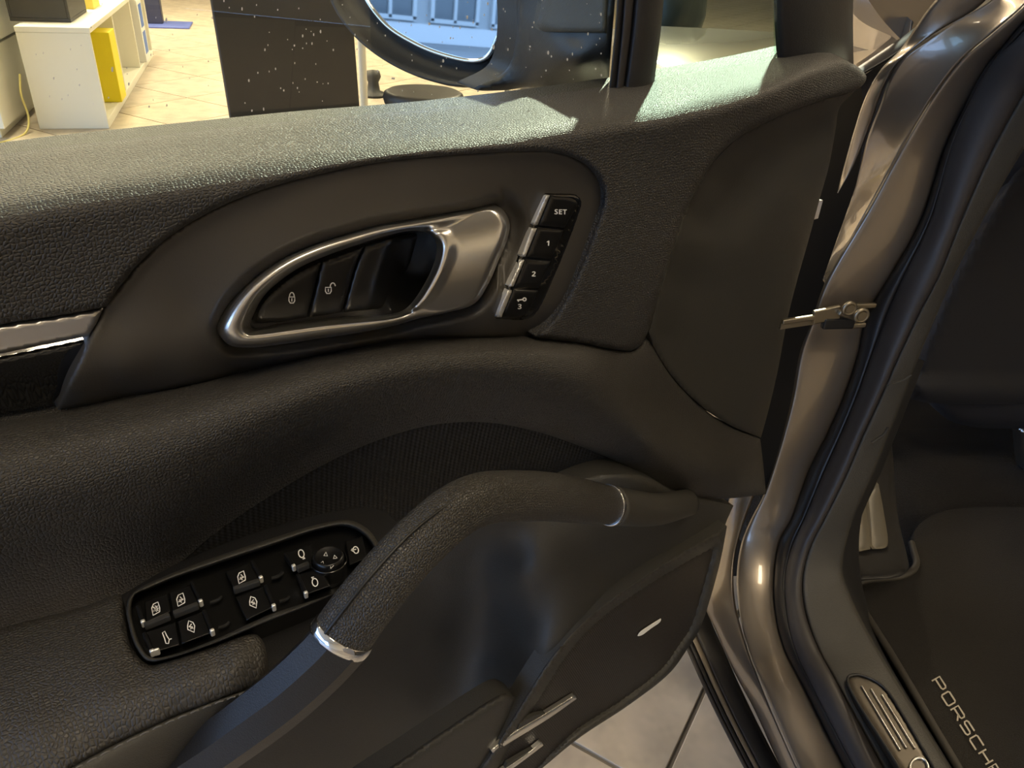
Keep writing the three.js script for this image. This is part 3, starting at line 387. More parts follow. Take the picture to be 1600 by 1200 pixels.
// middle trim with the bulge under the plate and the tail to the front corner
{
  const ol = smooth([[-300, 724, 1], [0, 660], [88, 645], [200, 621], [300, 601], [400, 578], [500, 554], [600, 537], [680, 529], [740, 527], [834, 527], [900, 533], [960, 545], [985, 549, 1], [1000, 540], [1012, 519, 1], [1022, 545], [1050, 590], [1090, 631], [1140, 666], [1188, 686, 1], [1192, 720], [1197, 772, 1], [1150, 778], [1100, 780], [1050, 776], [1010, 760], [978, 732, 1], [960, 720], [900, 695], [840, 675], [770, 661], [700, 661], [640, 672], [560, 700], [480, 740], [400, 790], [330, 840], [278, 884, 1], [270, 960], [200, 1010], [100, 1040], [-300, 1140, 1]], true, 6);
  const f = tps([
    [-60, 674, -.016], [0, 662, -.016], [200, 624, -.016], [400, 581, -.016], [600, 540, -.016], [834, 531, -.013], [960, 548, -.009], [985, 551, -.008],
    [-60, 698, .010], [0, 686, .010], [200, 650, .010], [400, 607, .010], [600, 564, .010], [800, 550, .008], [900, 556, .006],
    [-60, 728, .027], [0, 716, .027], [200, 680, .027], [400, 637, .026], [600, 592, .024], [800, 578, .020], [900, 588, .017],
    [0, 770, .033], [200, 735, .032], [400, 690, .030], [600, 628, .026], [800, 612, .022], [900, 625, .020],
    [0, 830, .024], [200, 795, .021], [400, 735, .016], [600, 660, .012], [800, 640, .010], [900, 665, .010],
    [0, 900, .003], [200, 860, 0], [330, 815, -.002], [400, 782, -.002], [600, 684, -.002], [770, 659, -.002], [900, 693, -.002], [0, 985, -.016], [200, 940, -.016], [270, 890, -.008],
    [965, 580, .004], [978, 615, .014], [988, 660, .022], [985, 705, .012], [975, 729, 0], [1015, 692, .026], [1060, 716, .024], [1110, 738, .017], [1190, 770, -.004],
    [1003, 600, .002], [1030, 640, .001], [1080, 672, -.008], [1130, 696, -.016], [1182, 725, -.026], [1022, 556, -.012], [1100, 642, -.024], [1186, 690, -.036], [1050, 752, .008], [1100, 768, .002], [1150, 776, -.008], [1010, 740, .010]]);
  const tb = (T, x) => { for (let i = 1; i < T.length; i++) if (x <= T[i][0] || i === T.length - 1) { const t = (x - T[i - 1][0]) / (T[i][0] - T[i - 1][0]); return T[i - 1][1] + (T[i][1] - T[i - 1][1]) * t; } };
  const yT = [[-70, 676], [0, 660], [88, 645], [200, 621], [300, 601], [400, 578], [500, 554], [600, 537], [680, 529], [740, 527], [834, 527], [900, 533], [960, 545], [985, 549]], yB = [[-70, 1020], [0, 985], [150, 950], [240, 910], [278, 884], [330, 840], [400, 790], [480, 740], [560, 700], [640, 672], [700, 661], [770, 661], [840, 675], [900, 695], [960, 720], [985, 735]];
  const pc = curve([[0, -.016], [.07, .006], [.18, .025], [.36, .033], [.58, .025], [.8, .006], [1, -.010], [1.4, -.03]].map(([a, b]) => V(a, b * 10, 0))).getPoints(300);
  const prof = t => { let a = 0, b = pc.length - 1; while (b - a > 1) { const m = (a + b) >> 1; if (pc[m].x < t) a = m; else b = m; } return (pc[a].y + (pc[b].y - pc[a].y) * (t - pc[a].x) / (pc[b].x - pc[a].x + 1e-9)) / 10; };
  const field = (x, y) => { const w = sstep(880, 985, x), a = tb(yT, x), b = tb(yB, x), p = w < 1 ? prof(Math.max(0, Math.min(1.4, (y - a) / (b - a)))) * (1 - .3 * sstep(300, 900, x)) : 0; return p * (1 - w) + (w > 0 ? f(x, y) * w : 0); };
  add('middle_trim', doorSkin(ol, field, { step: 6, roll: 6, rollDepth: .004, skirt: .03 }), MAT.leather, door, 'dark leather bulge below the handle plate');
  // plastic cover at the front end
  const co = smooth([[1352, 124, 1], [1330, 148], [1312, 167], [1306, 200], [1295, 260], [1281, 310], [1262, 380], [1245, 440], [1230, 500], [1215, 580], [1201, 640], [1189, 684, 1], [1140, 664], [1090, 629], [1050, 588], [1022, 543], [1014, 519, 1], [1020, 495], ...crease.slice(0, -2).reverse()], true, 6);
  const cfld = tps([[1345, 133, -.062], [1290, 155, -.040], [1240, 172, -.030], [1190, 195, -.022], [1150, 218, -.018], [1115, 252, -.014], [1090, 292, -.013], [1052, 385, -.012], [1020, 495, -.012], [1014, 519, -.012],
    [1320, 160, -.064], [1270, 178, -.052], [1210, 212, -.040], [1150, 250, -.033], [1110, 295, -.027], [1080, 370, -.022], [1048, 470, -.018],
    [1300, 185, -.066], [1250, 206, -.055], [1180, 246, -.045], [1125, 290, -.036], [1095, 350, -.031], [1065, 450, -.025], [1042, 530, -.020],
    [1230, 300, -.047], [1200, 350, -.043], [1150, 500, -.034], [1250, 400, -.052], [1200, 600, -.041], [1100, 590, -.025], [1295, 260, -.062], [1230, 500, -.051], [1188, 680, -.040], [1140, 655, -.028], [1150, 380, -.037]]);
  add('front_cover', doorSkin(co, cfld, { step: 6, roll: 5, rollDepth: .003, skirt: .03 }), MAT.plastic, door, 'dark grained plastic cover at the hinge end');
  add('edge_clip', boxBetween(D(1275, 327, -.066), du.clone().multiplyScalar(.010), V(0, .022, 0), dn.clone().multiplyScalar(.006), .001), MAT.satinMetal, door, 'small bright metal clip on the door edge');
  // ribbed cloth insert
  const io = smooth([[276, 888, 1], [330, 838], [400, 788], [480, 738], [560, 698], [640, 670], [700, 659], [770, 659], [840, 673], [900, 693], [960, 718], [985, 735, 1], [985, 780, 1], [800, 790], [700, 820], [620, 880], [590, 900, 1], [400, 900]], true, 6);
  add('cloth_insert', doorSkin(io, tps([[280, 880, -.012], [400, 790, -.012], [640, 672, -.012], [770, 661, -.012], [900, 695, -.012], [975, 728, -.012], [500, 850, -.030], [700, 760, -.028], [850, 740, -.022], [600, 760, -.026], [600, 880, -.034]]), { step: 6, skirt: .01 }), MAT.ribCloth, door, 'black ribbed cloth insert');
}
// armrest, deck, switch panel
const HA = .858;
{
  const hd = (x, y, h) => DLOC(H(x, y, h))[2];
  const ao = smooth([[-300, 1090, 1], [0, 982], [60, 966], [130, 948], [180, 930], [190, 930, 1], [196, 972], [206, 1012], [232, 1038], [262, 1033], [330, 1011], [385, 992], [400, 991], [412, 1004], [418, 1035], [414, 1060], [396, 1073, 1], [330, 1098], [250, 1131], [180, 1165], [120, 1197], [80, 1220], [-300, 1395, 1]], true, 6);
  const ctl = []; for (const [x, y, h] of [[-300, 1090, HA - .004], [-300, 1180, HA], [-300, 1300, HA - .001], [-300, 1390, HA - .014], [-60, 1010, HA - .004], [0, 985, HA - .004], [100, 960, HA - .003], [185, 935, HA - .002], [0, 1050, HA], [100, 1020, HA + .001], [180, 1000, HA + .001], [205, 1020, HA], [240, 1042, HA], [330, 1014, HA], [390, 994, HA - .001], [0, 1130, HA + .001], [100, 1090, HA + .001], [200, 1070, HA + .001], [300, 1045, HA + .001], [380, 1020, HA - .001], [-60, 1200, HA - .001], [60, 1150, HA - .001], [180, 1105, HA - .001], [280, 1072, HA - .001], [370, 1045, HA - .003], [410, 1030, HA - .008], [-60, 1280, HA - .014], [80, 1216, HA - .014], [180, 1162, HA - .014], [280, 1118, HA - .014], [390, 1070, HA - .014], [0, 1200, HA - .006], [130, 1150, HA - .006], [250, 1105, HA - .006], [350, 1075, HA - .008]]) ctl.push([x, y, hd(x, y, h)]);
  add('armrest', doorSkin(ao, tps(ctl), { step: 6, roll: 7, rollDepth: .004, skirt: .03, back: V(0, 1, 0), uv: 'level' }), MAT.leather, door, 'black grained leather armrest');
  // front face below the stitching
  const sl = [[412, 1062], [396, 1074], [330, 1099], [250, 1132], [180, 1166], [120, 1198], [80, 1221], [-300, 1397]], s2 = [[450, 1062], [430, 1085], [390, 1120], [340, 1155], [290, 1195], [240, 1232], [180, 1270], [-200, 1480]];
  const A = sl.map(([x, y]) => H(x, y, HA - .014)), Bm = sl.map(([x, y], i) => H((x + s2[i][0]) / 2, (y + s2[i][1]) / 2, HA - .026)), B2 = s2.map(([x, y]) => H(x, y, HA - .055));
  const face = add('armrest_face', loft([A.map(p => p.clone().add(V(0, -.012, 0)).addScaledVector(dn, -.01)), A, Bm, B2], 60, 6), MAT.plastic, door);
  const st = []; { const c = curve(sl.map(([x, y]) => H(x, y + 3, HA - .0145))), L = c.getLength(); for (let t = .004; t < L - .006; t += .0062) { const a = c.getPointAt(t / L), b = c.getPointAt((t + .0042) / L); st.push([a, b]); } }
  const stg = mergeGeometries(st.map(([a, b]) => tube([a, a.clone().lerp(b, .5).add(V(0, .0006, 0)), b], .0006, 4, 5))); const sm = add('stitching', stg, std(rgb(.10, .098, .095), { roughness: .7 }), face, 'grey decorative stitching'); sm.userData.kind = 'stuff';
  // deck between armrest, switch panel and pull
  add('armrest_deck', skin(smooth([[180, 935, 1], [300, 870], [520, 800], [600, 800], [640, 870], [560, 960], [480, 1050], [430, 1085], [400, 1075], [300, 1070], [200, 1040]], true, 7), (x, y) => H(x, y, HA - .020), { step: 8, skirt: .03, back: V(0, 1, 0), uv: 'level' }), MAT.plasticDark, door);
  // housing of the switches: rim and floor
  const ho = [[197, 950], [204, 930], [222, 916], [262, 898], [330, 872], [420, 842], [505, 817], [545, 812], [572, 824], [590, 846], [596, 866], [585, 892], [545, 916], [480, 948], [420, 972], [330, 1008], [262, 1030], [232, 1034], [212, 1012], [201, 980]];
  const hp = smooth(ho, true, 6), cx = 400, cy = 925, inn = ho.map(([x, y]) => { const l = Math.hypot(x - cx, y - cy); return [x + (cx - x) / l * 9, y + (cy - y) / l * 9 + (y < 925 ? 5 : -2)]; });
  const hs = add('switch_panel', skin(hp, (x, y) => H(x, y, HA - .009), { step: 7, skirt: .015, back: V(0, 1, 0) }), MAT.button, door, 'gloss black window switch panel');
  const RO = ho.map(([x, y]) => H(x, y, HA + .002)), N = 120, rim = [0, 1, 2, 3, 4].map(j => resample(ho.map(([x, y], i) => { const t = [0, .15, .5, .8, 1][j], q = inn[i]; return H(x + (q[0] - x) * t, y + (q[1] - y) * t, HA + [-.012, .0025, .0035, .002, -.009][j]); }), N, true));
  add('panel_rim', grid(rim, true), MAT.plastic, hs);
  const lerp = (a, b, t) => [a[0] + (b[0] - a[0]) * t, a[1] + (b[1] - a[1]) * t];
  const key = (name, TL, TR, BR, BL, tilt = 0) => { const h = HA + .002, top = (u, v, e) => { const a = lerp(TL, TR, u), b = lerp(BL, BR, u), p = lerp(a, b, v); return H(p[0], p[1], h + e); };
    const n = 6, rows = []; const prof = [[0, -.012], [.0, -.0016], [.02, -.0005], [.06, 0]];
    const ring = (m, e) => { const pts = []; const cs = [[m, m], [1 - m, m], [1 - m, 1 - m], [m, 1 - m]]; for (let s = 0; s < 4; s++) for (let k = 0; k < n; k++) { const a = cs[s], b = cs[(s + 1) % 4]; pts.push(top(a[0] + (b[0] - a[0]) * k / n, a[1] + (b[1] - a[1]) * k / n, e)); } return pts; };
    for (const [m, e] of prof) rows.push(ring(m, e)); const ctr = top(.5, .5, -.0006); rows.push(ring(.5, -.0006).map(() => ctr.clone())); return add(name, grid(rows, true), MAT.button, hs); };
  const K = { A1: [[226, 940], [262, 927], [267, 956], [228, 973]], A2: [[264, 926], [297, 914], [310, 942], [270, 956]], B1: [[228, 988], [274, 972], [281, 1008], [241, 1020]], B2: [[277, 971], [316, 956], [329, 990], [284, 1007]], C1: [[352, 894], [391, 879], [405, 905], [364, 918]], C2: [[368, 933], [411, 917], [426, 950], [385, 970]] };
  for (const k of ['A1', 'A2', 'C1', 'C2', 'B2']) key('window_switch', ...K[k]); key('tailgate_switch', ...K.B1);
  key('mirror_button', [446, 864], [487, 850], [492, 880], [461, 888]); key('mirror_button', [466, 898], [500, 887], [517, 916], [478, 930]); key('mirror_button', [540, 846], [566, 838], [574, 872], [546, 884]);
  const bar = (a, b, w0, hgt, name, mat, lab) => { const P = H(a[0], a[1], HA + .0015), Q = H(b[0], b[1], HA + .0015), ax = Q.clone().sub(P), c = P.clone().lerp(Q, .5), sd = ax.clone().normalize().cross(V(0, 1, 0)); return add(name, boxBetween(c, ax, V(0, hgt, 0), sd.multiplyScalar(w0), .0008), mat, hs, lab); };
  for (const [a, b] of [[[216, 950], [224, 974]], [[300, 912], [314, 942]], [[226, 992], [238, 1020]], [[319, 957], [332, 988]], [[394, 880], [408, 905]], [[415, 918], [428, 949]], [[446, 868], [459, 887]], [[465, 900], [478, 929]]]) { bar(a, b, .0022, .005, 'switch_end', MAT.button); const l = Math.hypot(b[0] - a[0], b[1] - a[1]), e = [b[0] + (b[0] - a[0]) / l * 2.4, b[1] + (b[1] - a[1]) / l * 2.4], s = [b[0] - (b[0] - a[0]) / l * 2.4, b[1] - (b[1] - a[1]) / l * 2.4]; bar(s, e, .0024, .0050, 'chrome_tip', MAT.brightTip, 'chrome switch tip'); }
  for (const [a, b] of [[[226, 979], [266, 963]], [[271, 961], [310, 946]], [[365, 923], [406, 909]], [[464, 890], [483, 882]]]) bar(a, b, .0034, .0042, 'switch_lip', MAT.plastic);
  bar([240, 1020], [250, 1017], .0016, .005, 'chrome_tip', MAT.brightTip, 'chrome switch tip');
  for (const [c, r] of [[[318, 930], 28], [[332, 970], 26], [[414, 892], 28], [[428, 930], 24]]) { const P = ell(c[0], c[1], r, r * .45, 12, .2, 1.2).map(([x, y]) => H(x, y, HA - .004)); add('finger_scoop', tube(P, .0012, 16, 6), MAT.plasticDark, hs); }
  // mirror joystick
  const jc = H(514, 879, HA + .002), e1 = H(543, 879, HA + .002).distanceTo(jc); const lat = (pts, m, name, lab) => add(name, new THREE.LatheGeometry(pts.map(p => new THREE.Vector2(p[0] * e1, p[1])), 48).translate(jc.x, jc.y, jc.z), m, hs, lab);
  lat([[.001, .004], [.5, .0045], [.66, .006], [.78, .006], [.84, .004], [.86, -.01]], MAT.button, 'mirror_knob'); lat([[.90, -.01], [.90, .0018], [.95, .0026], [1, .0018], [1.02, -.01]], MAT.gloss, 'knob_ring');
  const at = (x, y) => H(x, y, HA + .0028), atk = (x, y) => H(x, y, HA + .0075);
  const ic = (cx, cy, s, list, tilt = -.2) => list.map(p => { const q = p.pts || p, o = q.map(([x, y]) => [cx + s * (x * Math.cos(tilt) - y * Math.sin(tilt)), cy + s * (x * Math.sin(tilt) + y * Math.cos(tilt))]); return p.closed ? { pts: o, closed: true } : o; });
  const win = m => [{ pts: [[-6 * m, 10], [-6 * m, -2], [-2 * m, -8], [6 * m, -10], [7 * m, 0], [6 * m, 6]], closed: true }, [[-4 * m, 3], [5 * m, 0]], [[0, -5], [3 * m, -1], [-2 * m, 0], [1 * m, 5]]];
  const sym = (name, l, a = at, w = 1.6) => add(name, strokes(l, w, a), MAT.print, hs);
  sym('window_symbol', [...ic(243, 951, .95, win(1)), ...ic(243, 951, .95, [[[-4, -4], [4, 4]], [[-4, 4], [4, -4]]])]); sym('window_symbol', ic(282, 937, .95, win(1))); sym('window_symbol', ic(299, 979, .85, win(-1), .1)); sym('window_symbol', ic(377, 902, .9, win(1))); sym('window_symbol', ic(396, 941, .85, win(-1), .1));
  sym('tailgate_symbol', ic(260, 997, 1, [{ pts: [[-5, -9], [-1, -11], [1, -4], [4, 3], [2, 9], [-2, 8], [-3, 0]], closed: true }, [[3, 3], [8, 2]]], -.15));
  sym('mirror_symbol', [...ic(471, 866, .95, [ell(0, -1, 4.5, 6.5, 14), [[2, 5], [4, 8], [0, 8]]], -.25)]); sym('mirror_symbol', [...ic(492, 909, .95, [ell(0, 1, 4.5, 6.5, 14), [[-2, -5], [-4, -8], [0, -8]]], -.2)]);
  sym('fold_symbol', [...ic(554, 859, .9, [ell(2, 1, 4.5, 6, 12), [[-6, -1], [3, 0]], [[-3, -3], [-6, -1], [-3, 2]]], -.3)]);
  const tri = (cx, cy, a) => ic(cx, cy, 1, [{ pts: [[3.4, 0], [-2.4, -2.8], [-2.4, 2.8]], closed: true }], a);
  sym('arrow_symbol', [...tri(509, 866, -1.5), ...tri(524, 871, .3), ...tri(503, 880, 2.9), ...tri(518, 885, 1.9)], atk, 1.1);
}
// grab handle: leather tube, chrome rings, faceted lower base
{
  const top = [[528, 1003, .138], [560, 957, .138], [610, 895, .134], [660, 842, .128], [705, 803, .120], [745, 782, .112], [795, 775, .101], [860, 776, .088], [915, 783, .077], [958, 790, .067]];
  const path = top.map(p => D(...p)), wid = t => { const px = 46 - 12 * t - 4 * sstep(.7, 1, t); return px; };
  const dist = t => { const c = curve(path).getPointAt(t); return c.distanceTo(CAM); };
  const P = path, ref = V(.1, .75, 0).addScaledVector(dn, .65).normalize();
  const gr = add('grab_handle', sweep(P, t => { const r = wid(t) / FPX * dist(t) * 1.0; return [r, r * .82]; }, { n: 90, k: 40, ref }), MAT.leatherGrip, door, 'leather wrapped grab handle');
  // seam line on the top
  const seam = [[508, 990], [530, 962], [575, 905], [640, 835], [690, 795], [735, 766], [790, 757], [850, 757], [920, 765]];
  { const pts = seam.map(([x, y], i) => { let best = null, r = ray(x, y); const c = curve(path); let bd = 1e9, bt = 0; for (let k = 0; k <= 200; k++) { const q = c.getPointAt(k / 200), dd = q.clone().sub(CAM), t = dd.dot(r), m = dd.sub(r.clone().multiplyScalar(t)).length(); if (m < bd) { bd = m; bt = t; best = k / 200; } } const rr = wid(best) / FPX * dist(best); return CAM.clone().addScaledVector(r, bt - Math.sqrt(Math.max(0, rr * rr * .97 - bd * bd)) - .0004); });
    add('seam', tube(pts, .0009, 80, 6), MAT.blackPlastic, gr); }
  const ringAt = (t0, t1, k, name, mat, lab) => { const c = curve(path), pts = []; for (let i = 0; i <= 6; i++) pts.push(c.getPointAt(t0 + (t1 - t0) * i / 6)); return add(name, sweep(pts, t => { const q = t0 + (t1 - t0) * t, r = wid(q) / FPX * dist(q) * (k - .04 * Math.pow(2 * t - 1, 2)); return [r, r * .82]; }, { n: 12, k: 40, ref }), mat, gr, lab); };
  ringAt(0, .022, 1.07, 'chrome_ring', MAT.chrome, 'chrome ring'); ringAt(.968, .982, 1.08, 'chrome_ring', MAT.chrome, 'chrome ring');
  const tip = [[955, 789, .067], [975, 792, .062], [1000, 795, .054], [1030, 795, .040], [1075, 785, .015]].map(p => D(...p));
  add('handle_end', sweep(tip, t => { const r = (31 - 6 * t) / FPX * tip[0].distanceTo(CAM) * (1 + .05 * t); return [r, r * .85]; }, { n: 30, k: 32, ref }), MAT.plastic, gr);
  // faceted base
  const bp = [[532, 1000, .138], [500, 1035, .137], [440, 1090, .132], [370, 1143, .124], [290, 1198, .112], [180, 1270, .10]].map(p => D(...p));
  const hex = t => { const k = t * 7, i = Math.floor(k), f = k - i, q = a => [Math.cos((a / 7) * 2 * Math.PI + .35), Math.sin((a / 7) * 2 * Math.PI + .35)], a = q(i), b = q(i + 1); return [a[0] + (b[0] - a[0]) * f, a[1] + (b[1] - a[1]) * f]; };
  const bg = sweep(bp, t => { const r = (47 - 4 * t) / FPX * bp[0].distanceTo(CAM) * .98; return [r, r * .9]; }, { n: 40, k: 42, ref, shape: hex }).toNonIndexed(); bg.computeVertexNormals();
  add('handle_base', bg, MAT.plasticDark, gr, 'faceted black plastic base of the grab handle');
}
// lower carrier with the pocket, speaker grille, bright fins, pocket flap
{
  const ol = smooth([[545, 1040, 1], [600, 950], [660, 870], [740, 800], [850, 760], [960, 740], [1010, 745], [1060, 772], [1110, 782], [1146, 790, 1], [1134, 818], [1120, 870], [1103, 930], [1082, 983], [1064, 1008], [1038, 1042], [974, 1091], [894, 1143], [834, 1193], [760, 1260], [640, 1330, 1], [300, 1330], [240, 1260, 1], [300, 1200], [400, 1130], [480, 1080]], true, 7);
  const f = tps([[1146, 790, -.010], [1060, 772, .016], [1010, 770, .024], [900, 800, .006], [1000, 840, .020], [1100, 830, .004], [1120, 880, .004], [1080, 960, .012], [940, 900, .022], [980, 1000, .026], [880, 860, .016], [860, 920, .020], [850, 980, .022], [1050, 1040, .010], [900, 1100, .030], [840, 1200, .030],
    [812, 900, .000], [828, 1000, .010], [815, 1060, .012], [760, 860, -.06], [775, 940, -.07], [775, 1020, -.07], [760, 1090, -.07], [700, 900, -.095], [680, 1000, -.115], [650, 1100, -.115], [560, 1100, -.115], [500, 1200, -.115], [700, 1200, -.10], [660, 880, -.10], [760, 800, -.02], [850, 780, -.01], [640, 1300, -.10], [400, 1200, -.115], [800, 1160, .01]]);
  const fo = smooth([[1136, 822, 1], [1060, 866], [1000, 905], [940, 947], [895, 988], [858, 1032], [828, 1078], [800, 1124], [770, 1172], [735, 1225, 1], [830, 1215, 1], [905, 1153], [982, 1102], [1047, 1051], [1074, 1014], [1092, 986], [1111, 931], [1127, 870]], true, 6);
  const go = smooth([[1121, 848, 1], [1060, 882], [1000, 919], [945, 958], [905, 995], [872, 1038], [845, 1082], [815, 1130], [785, 1180], [765, 1222, 1], [836, 1208, 1], [898, 1146], [975, 1095], [1038, 1045], [1063, 1010], [1081, 983], [1099, 928]], true, 6);
  const gf = tps([[1130, 826, .012], [1060, 880, .026], [940, 955, .034], [870, 1040, .040], [800, 1140, .042], [760, 1210, .042], [1110, 920, .014], [1075, 1010, .016], [980, 1098, .032], [900, 1150, .038], [840, 1205, .040], [1000, 1010, .036]]);
  const lp = add('lower_trim', doorSkin(ol, (x, y) => { const v = f(x, y); return inside(fo, x, y) && distTo(fo, x, y) > 8 ? Math.min(v, gf(x, y) - .014) : v; }, { step: 7, roll: 6, rollDepth: .004, skirt: .03 }), MAT.plastic, door, 'grained plastic lower door trim with a deep pocket');
  add('speaker_frame', doorSkin(fo, (x, y) => { const q = distTo(go, x, y), ins = inside(go, x, y); return gf(x, y) + (ins ? -.007 * sstep(0, 6, q) : .005 * Math.sin(Math.min(1, q / 16) * Math.PI * .8)); }, { step: 5, roll: 4, rollDepth: .003, skirt: .02 }), MAT.plastic, lp);
  add('speaker_grille', doorSkin(go, (x, y) => gf(x, y) - .0025, { step: 6, roll: 6, rollDepth: .003, skirt: .006 }), MAT.speakerMesh, lp, 'fine dark mesh speaker grille');
  add('speaker_badge', doorSkin(smooth([[997, 994, 1], [1000, 989], [1014, 979], [1033, 967, 1], [1032, 971], [1016, 983], [1002, 993]], true, 3), (x, y) => gf(x, y) + .0005, { step: 3, skirt: .001 }), MAT.print, lp, 'tiny silver badge');
  for (const o of [[[767, 1172, 1], [800, 1146], [850, 1116], [898, 1086, 1], [901, 1092, 1], [860, 1121], [810, 1152], [770, 1177, 1]], [[780, 1207, 1], [820, 1180], [846, 1159, 1], [849, 1165, 1], [820, 1187], [786, 1212, 1]]]) add('bright_fin', doorSkin(smooth(o, true, 4), (x, y) => gf(x, y) + .0045, { step: 3, roll: 3, rollDepth: .0015, skirt: .004 }), MAT.satinMetal, lp, 'slim polished fin on the grille');
  for (const o of [[[812, 1132, 1], [835, 1118], [868, 1111], [896, 1090, 1], [850, 1119], [806, 1146, 1]], [[793, 1193, 1], [815, 1180], [845, 1163, 1], [820, 1183], [788, 1204, 1]]]) add('fin_web', doorSkin(smooth(o, true, 4), (x, y) => gf(x, y) + .003, { step: 4, skirt: .004 }), MAT.plastic, lp);
  // pocket flap
  add('pocket_flap', doorSkin(smooth([[806, 1090, 1], [792, 1083], [780, 1086], [700, 1137], [640, 1178], [560, 1232], [480, 1290, 1], [700, 1290, 1], [745, 1210], [775, 1160]], true, 6), (x, y) => .045, { step: 6, roll: 12, rollDepth: .008, skirt: .02 }), MAT.plastic, lp, 'rounded pocket flap');
}
// door shell, skin, window, divider, quarter glass, mirror
{
  const slab = (pts, d0, d1) => { const sh = new THREE.Shape(pts.map(p => new THREE.Vector2(p[0], p[1]))); const g = new THREE.ExtrudeGeometry(sh, { depth: d1 - d0, bevelEnabled: true, bevelSize: .004, bevelThickness: .004, bevelSegments: 2 }); const m = new THREE.Matrix4().makeBasis(du, V(0, 1, 0), dn).setPosition(DW(0, 0, d0)); return g.applyMatrix4(m); };
  const so = [[-.42, .42], [-.42, 1.02], [.55, 1.02], [.62, 1.0], [.62, .60], [.58, .47], [.50, .40], [.1, .36]];
  add('door_shell', slab(so, -.150, -.138), MAT.paint, door); add('outer_skin', slab([[-.46, .36], [-.46, 1.015], [.66, 1.015], [.67, .6], [.60, .40], [.5, .34]], -.175, -.158), MAT.paint, door, 'bronze painted outer door skin');
  const pane = (px, d, name, mat) => add(name, doorSkin(smooth(px, true, 20), (x, y) => d + .0, { step: 40, skirt: .004 }), mat, door);
  pane([[-320, 300, 1], [0, 254, 1], [500, 196, 1], [963, 143, 1], [975, -380, 1], [-320, -380, 1]], -.072, 'side_window', MAT.glass);
  pane([[1015, 134, 1], [1215, 94, 1], [1214, 40, 1], [1212, -380, 1], [1052, -380, 1]], -.078, 'quarter_window', MAT.glassTint);
  // water spots dried on the side window
  const r = rng(77), gs = []; for (let i = 0; i < 170; i++) { const x = 40 + 900 * Math.pow(r(), .7), y = 175 * r(); if (y > 236 - x * .125) continue; const w = .6 + 1.2 * r() * r(), h = w * (1 + 1.6 * r()); const c = D(x, y, -.0712), e = D(x + 1, y, -.0712).sub(c), g = D(x, y + 1, -.0712).sub(c), pos = [c.x, c.y, c.z], id = []; for (let k = 0; k < 8; k++) { const a = k / 8 * 2 * Math.PI, p = c.clone().addScaledVector(e, w * Math.cos(a) * (.8 + .4 * r())).addScaledVector(g, h * Math.sin(a)); pos.push(p.x, p.y, p.z); id.push(0, 1 + k, 1 + (k + 1) % 8); } const q = new THREE.BufferGeometry(); q.setAttribute('position', new THREE.Float32BufferAttribute(pos, 3)); q.setIndex(id); q.computeVertexNormals(); gs.push(q); }
  const sp = add('dried_water_spots', mergeGeometries(gs), MAT.spots, door); sp.userData.kind = 'stuff';
  // divider post between the windows
  const post = (name, x0, x1, yb, mat, d, h, lab) => { const A = [[x0[0] + 12, -380], [x0[0], 0], [x0[1], yb]].map(([x, y]) => D(x, y, d)), B = [[x1[0] + 12, -380], [x1[0], 0], [x1[1], yb]].map(([x, y]) => D(x, y, d)); return add(name, ribbon(A, B, h, 20, 10, .5, .03), mat, door, lab); };
  post('window_channel', [964, 951], [976, 964], 146, MAT.rubber, -.068, .003); post('window_channel', [975, 962], [990, 974], 142, MAT.rubberGrey, -.066, .004); post('divider_post', [988, 972], [1037, 1021], 140, MAT.plasticDark, -.07, .014, 'dark post between side window and quarter glass');
  post('window_frame_post', [1209, 1216], [1333, 1334], 120, MAT.plasticDark, -.082, .018, 'dark front window frame');
}
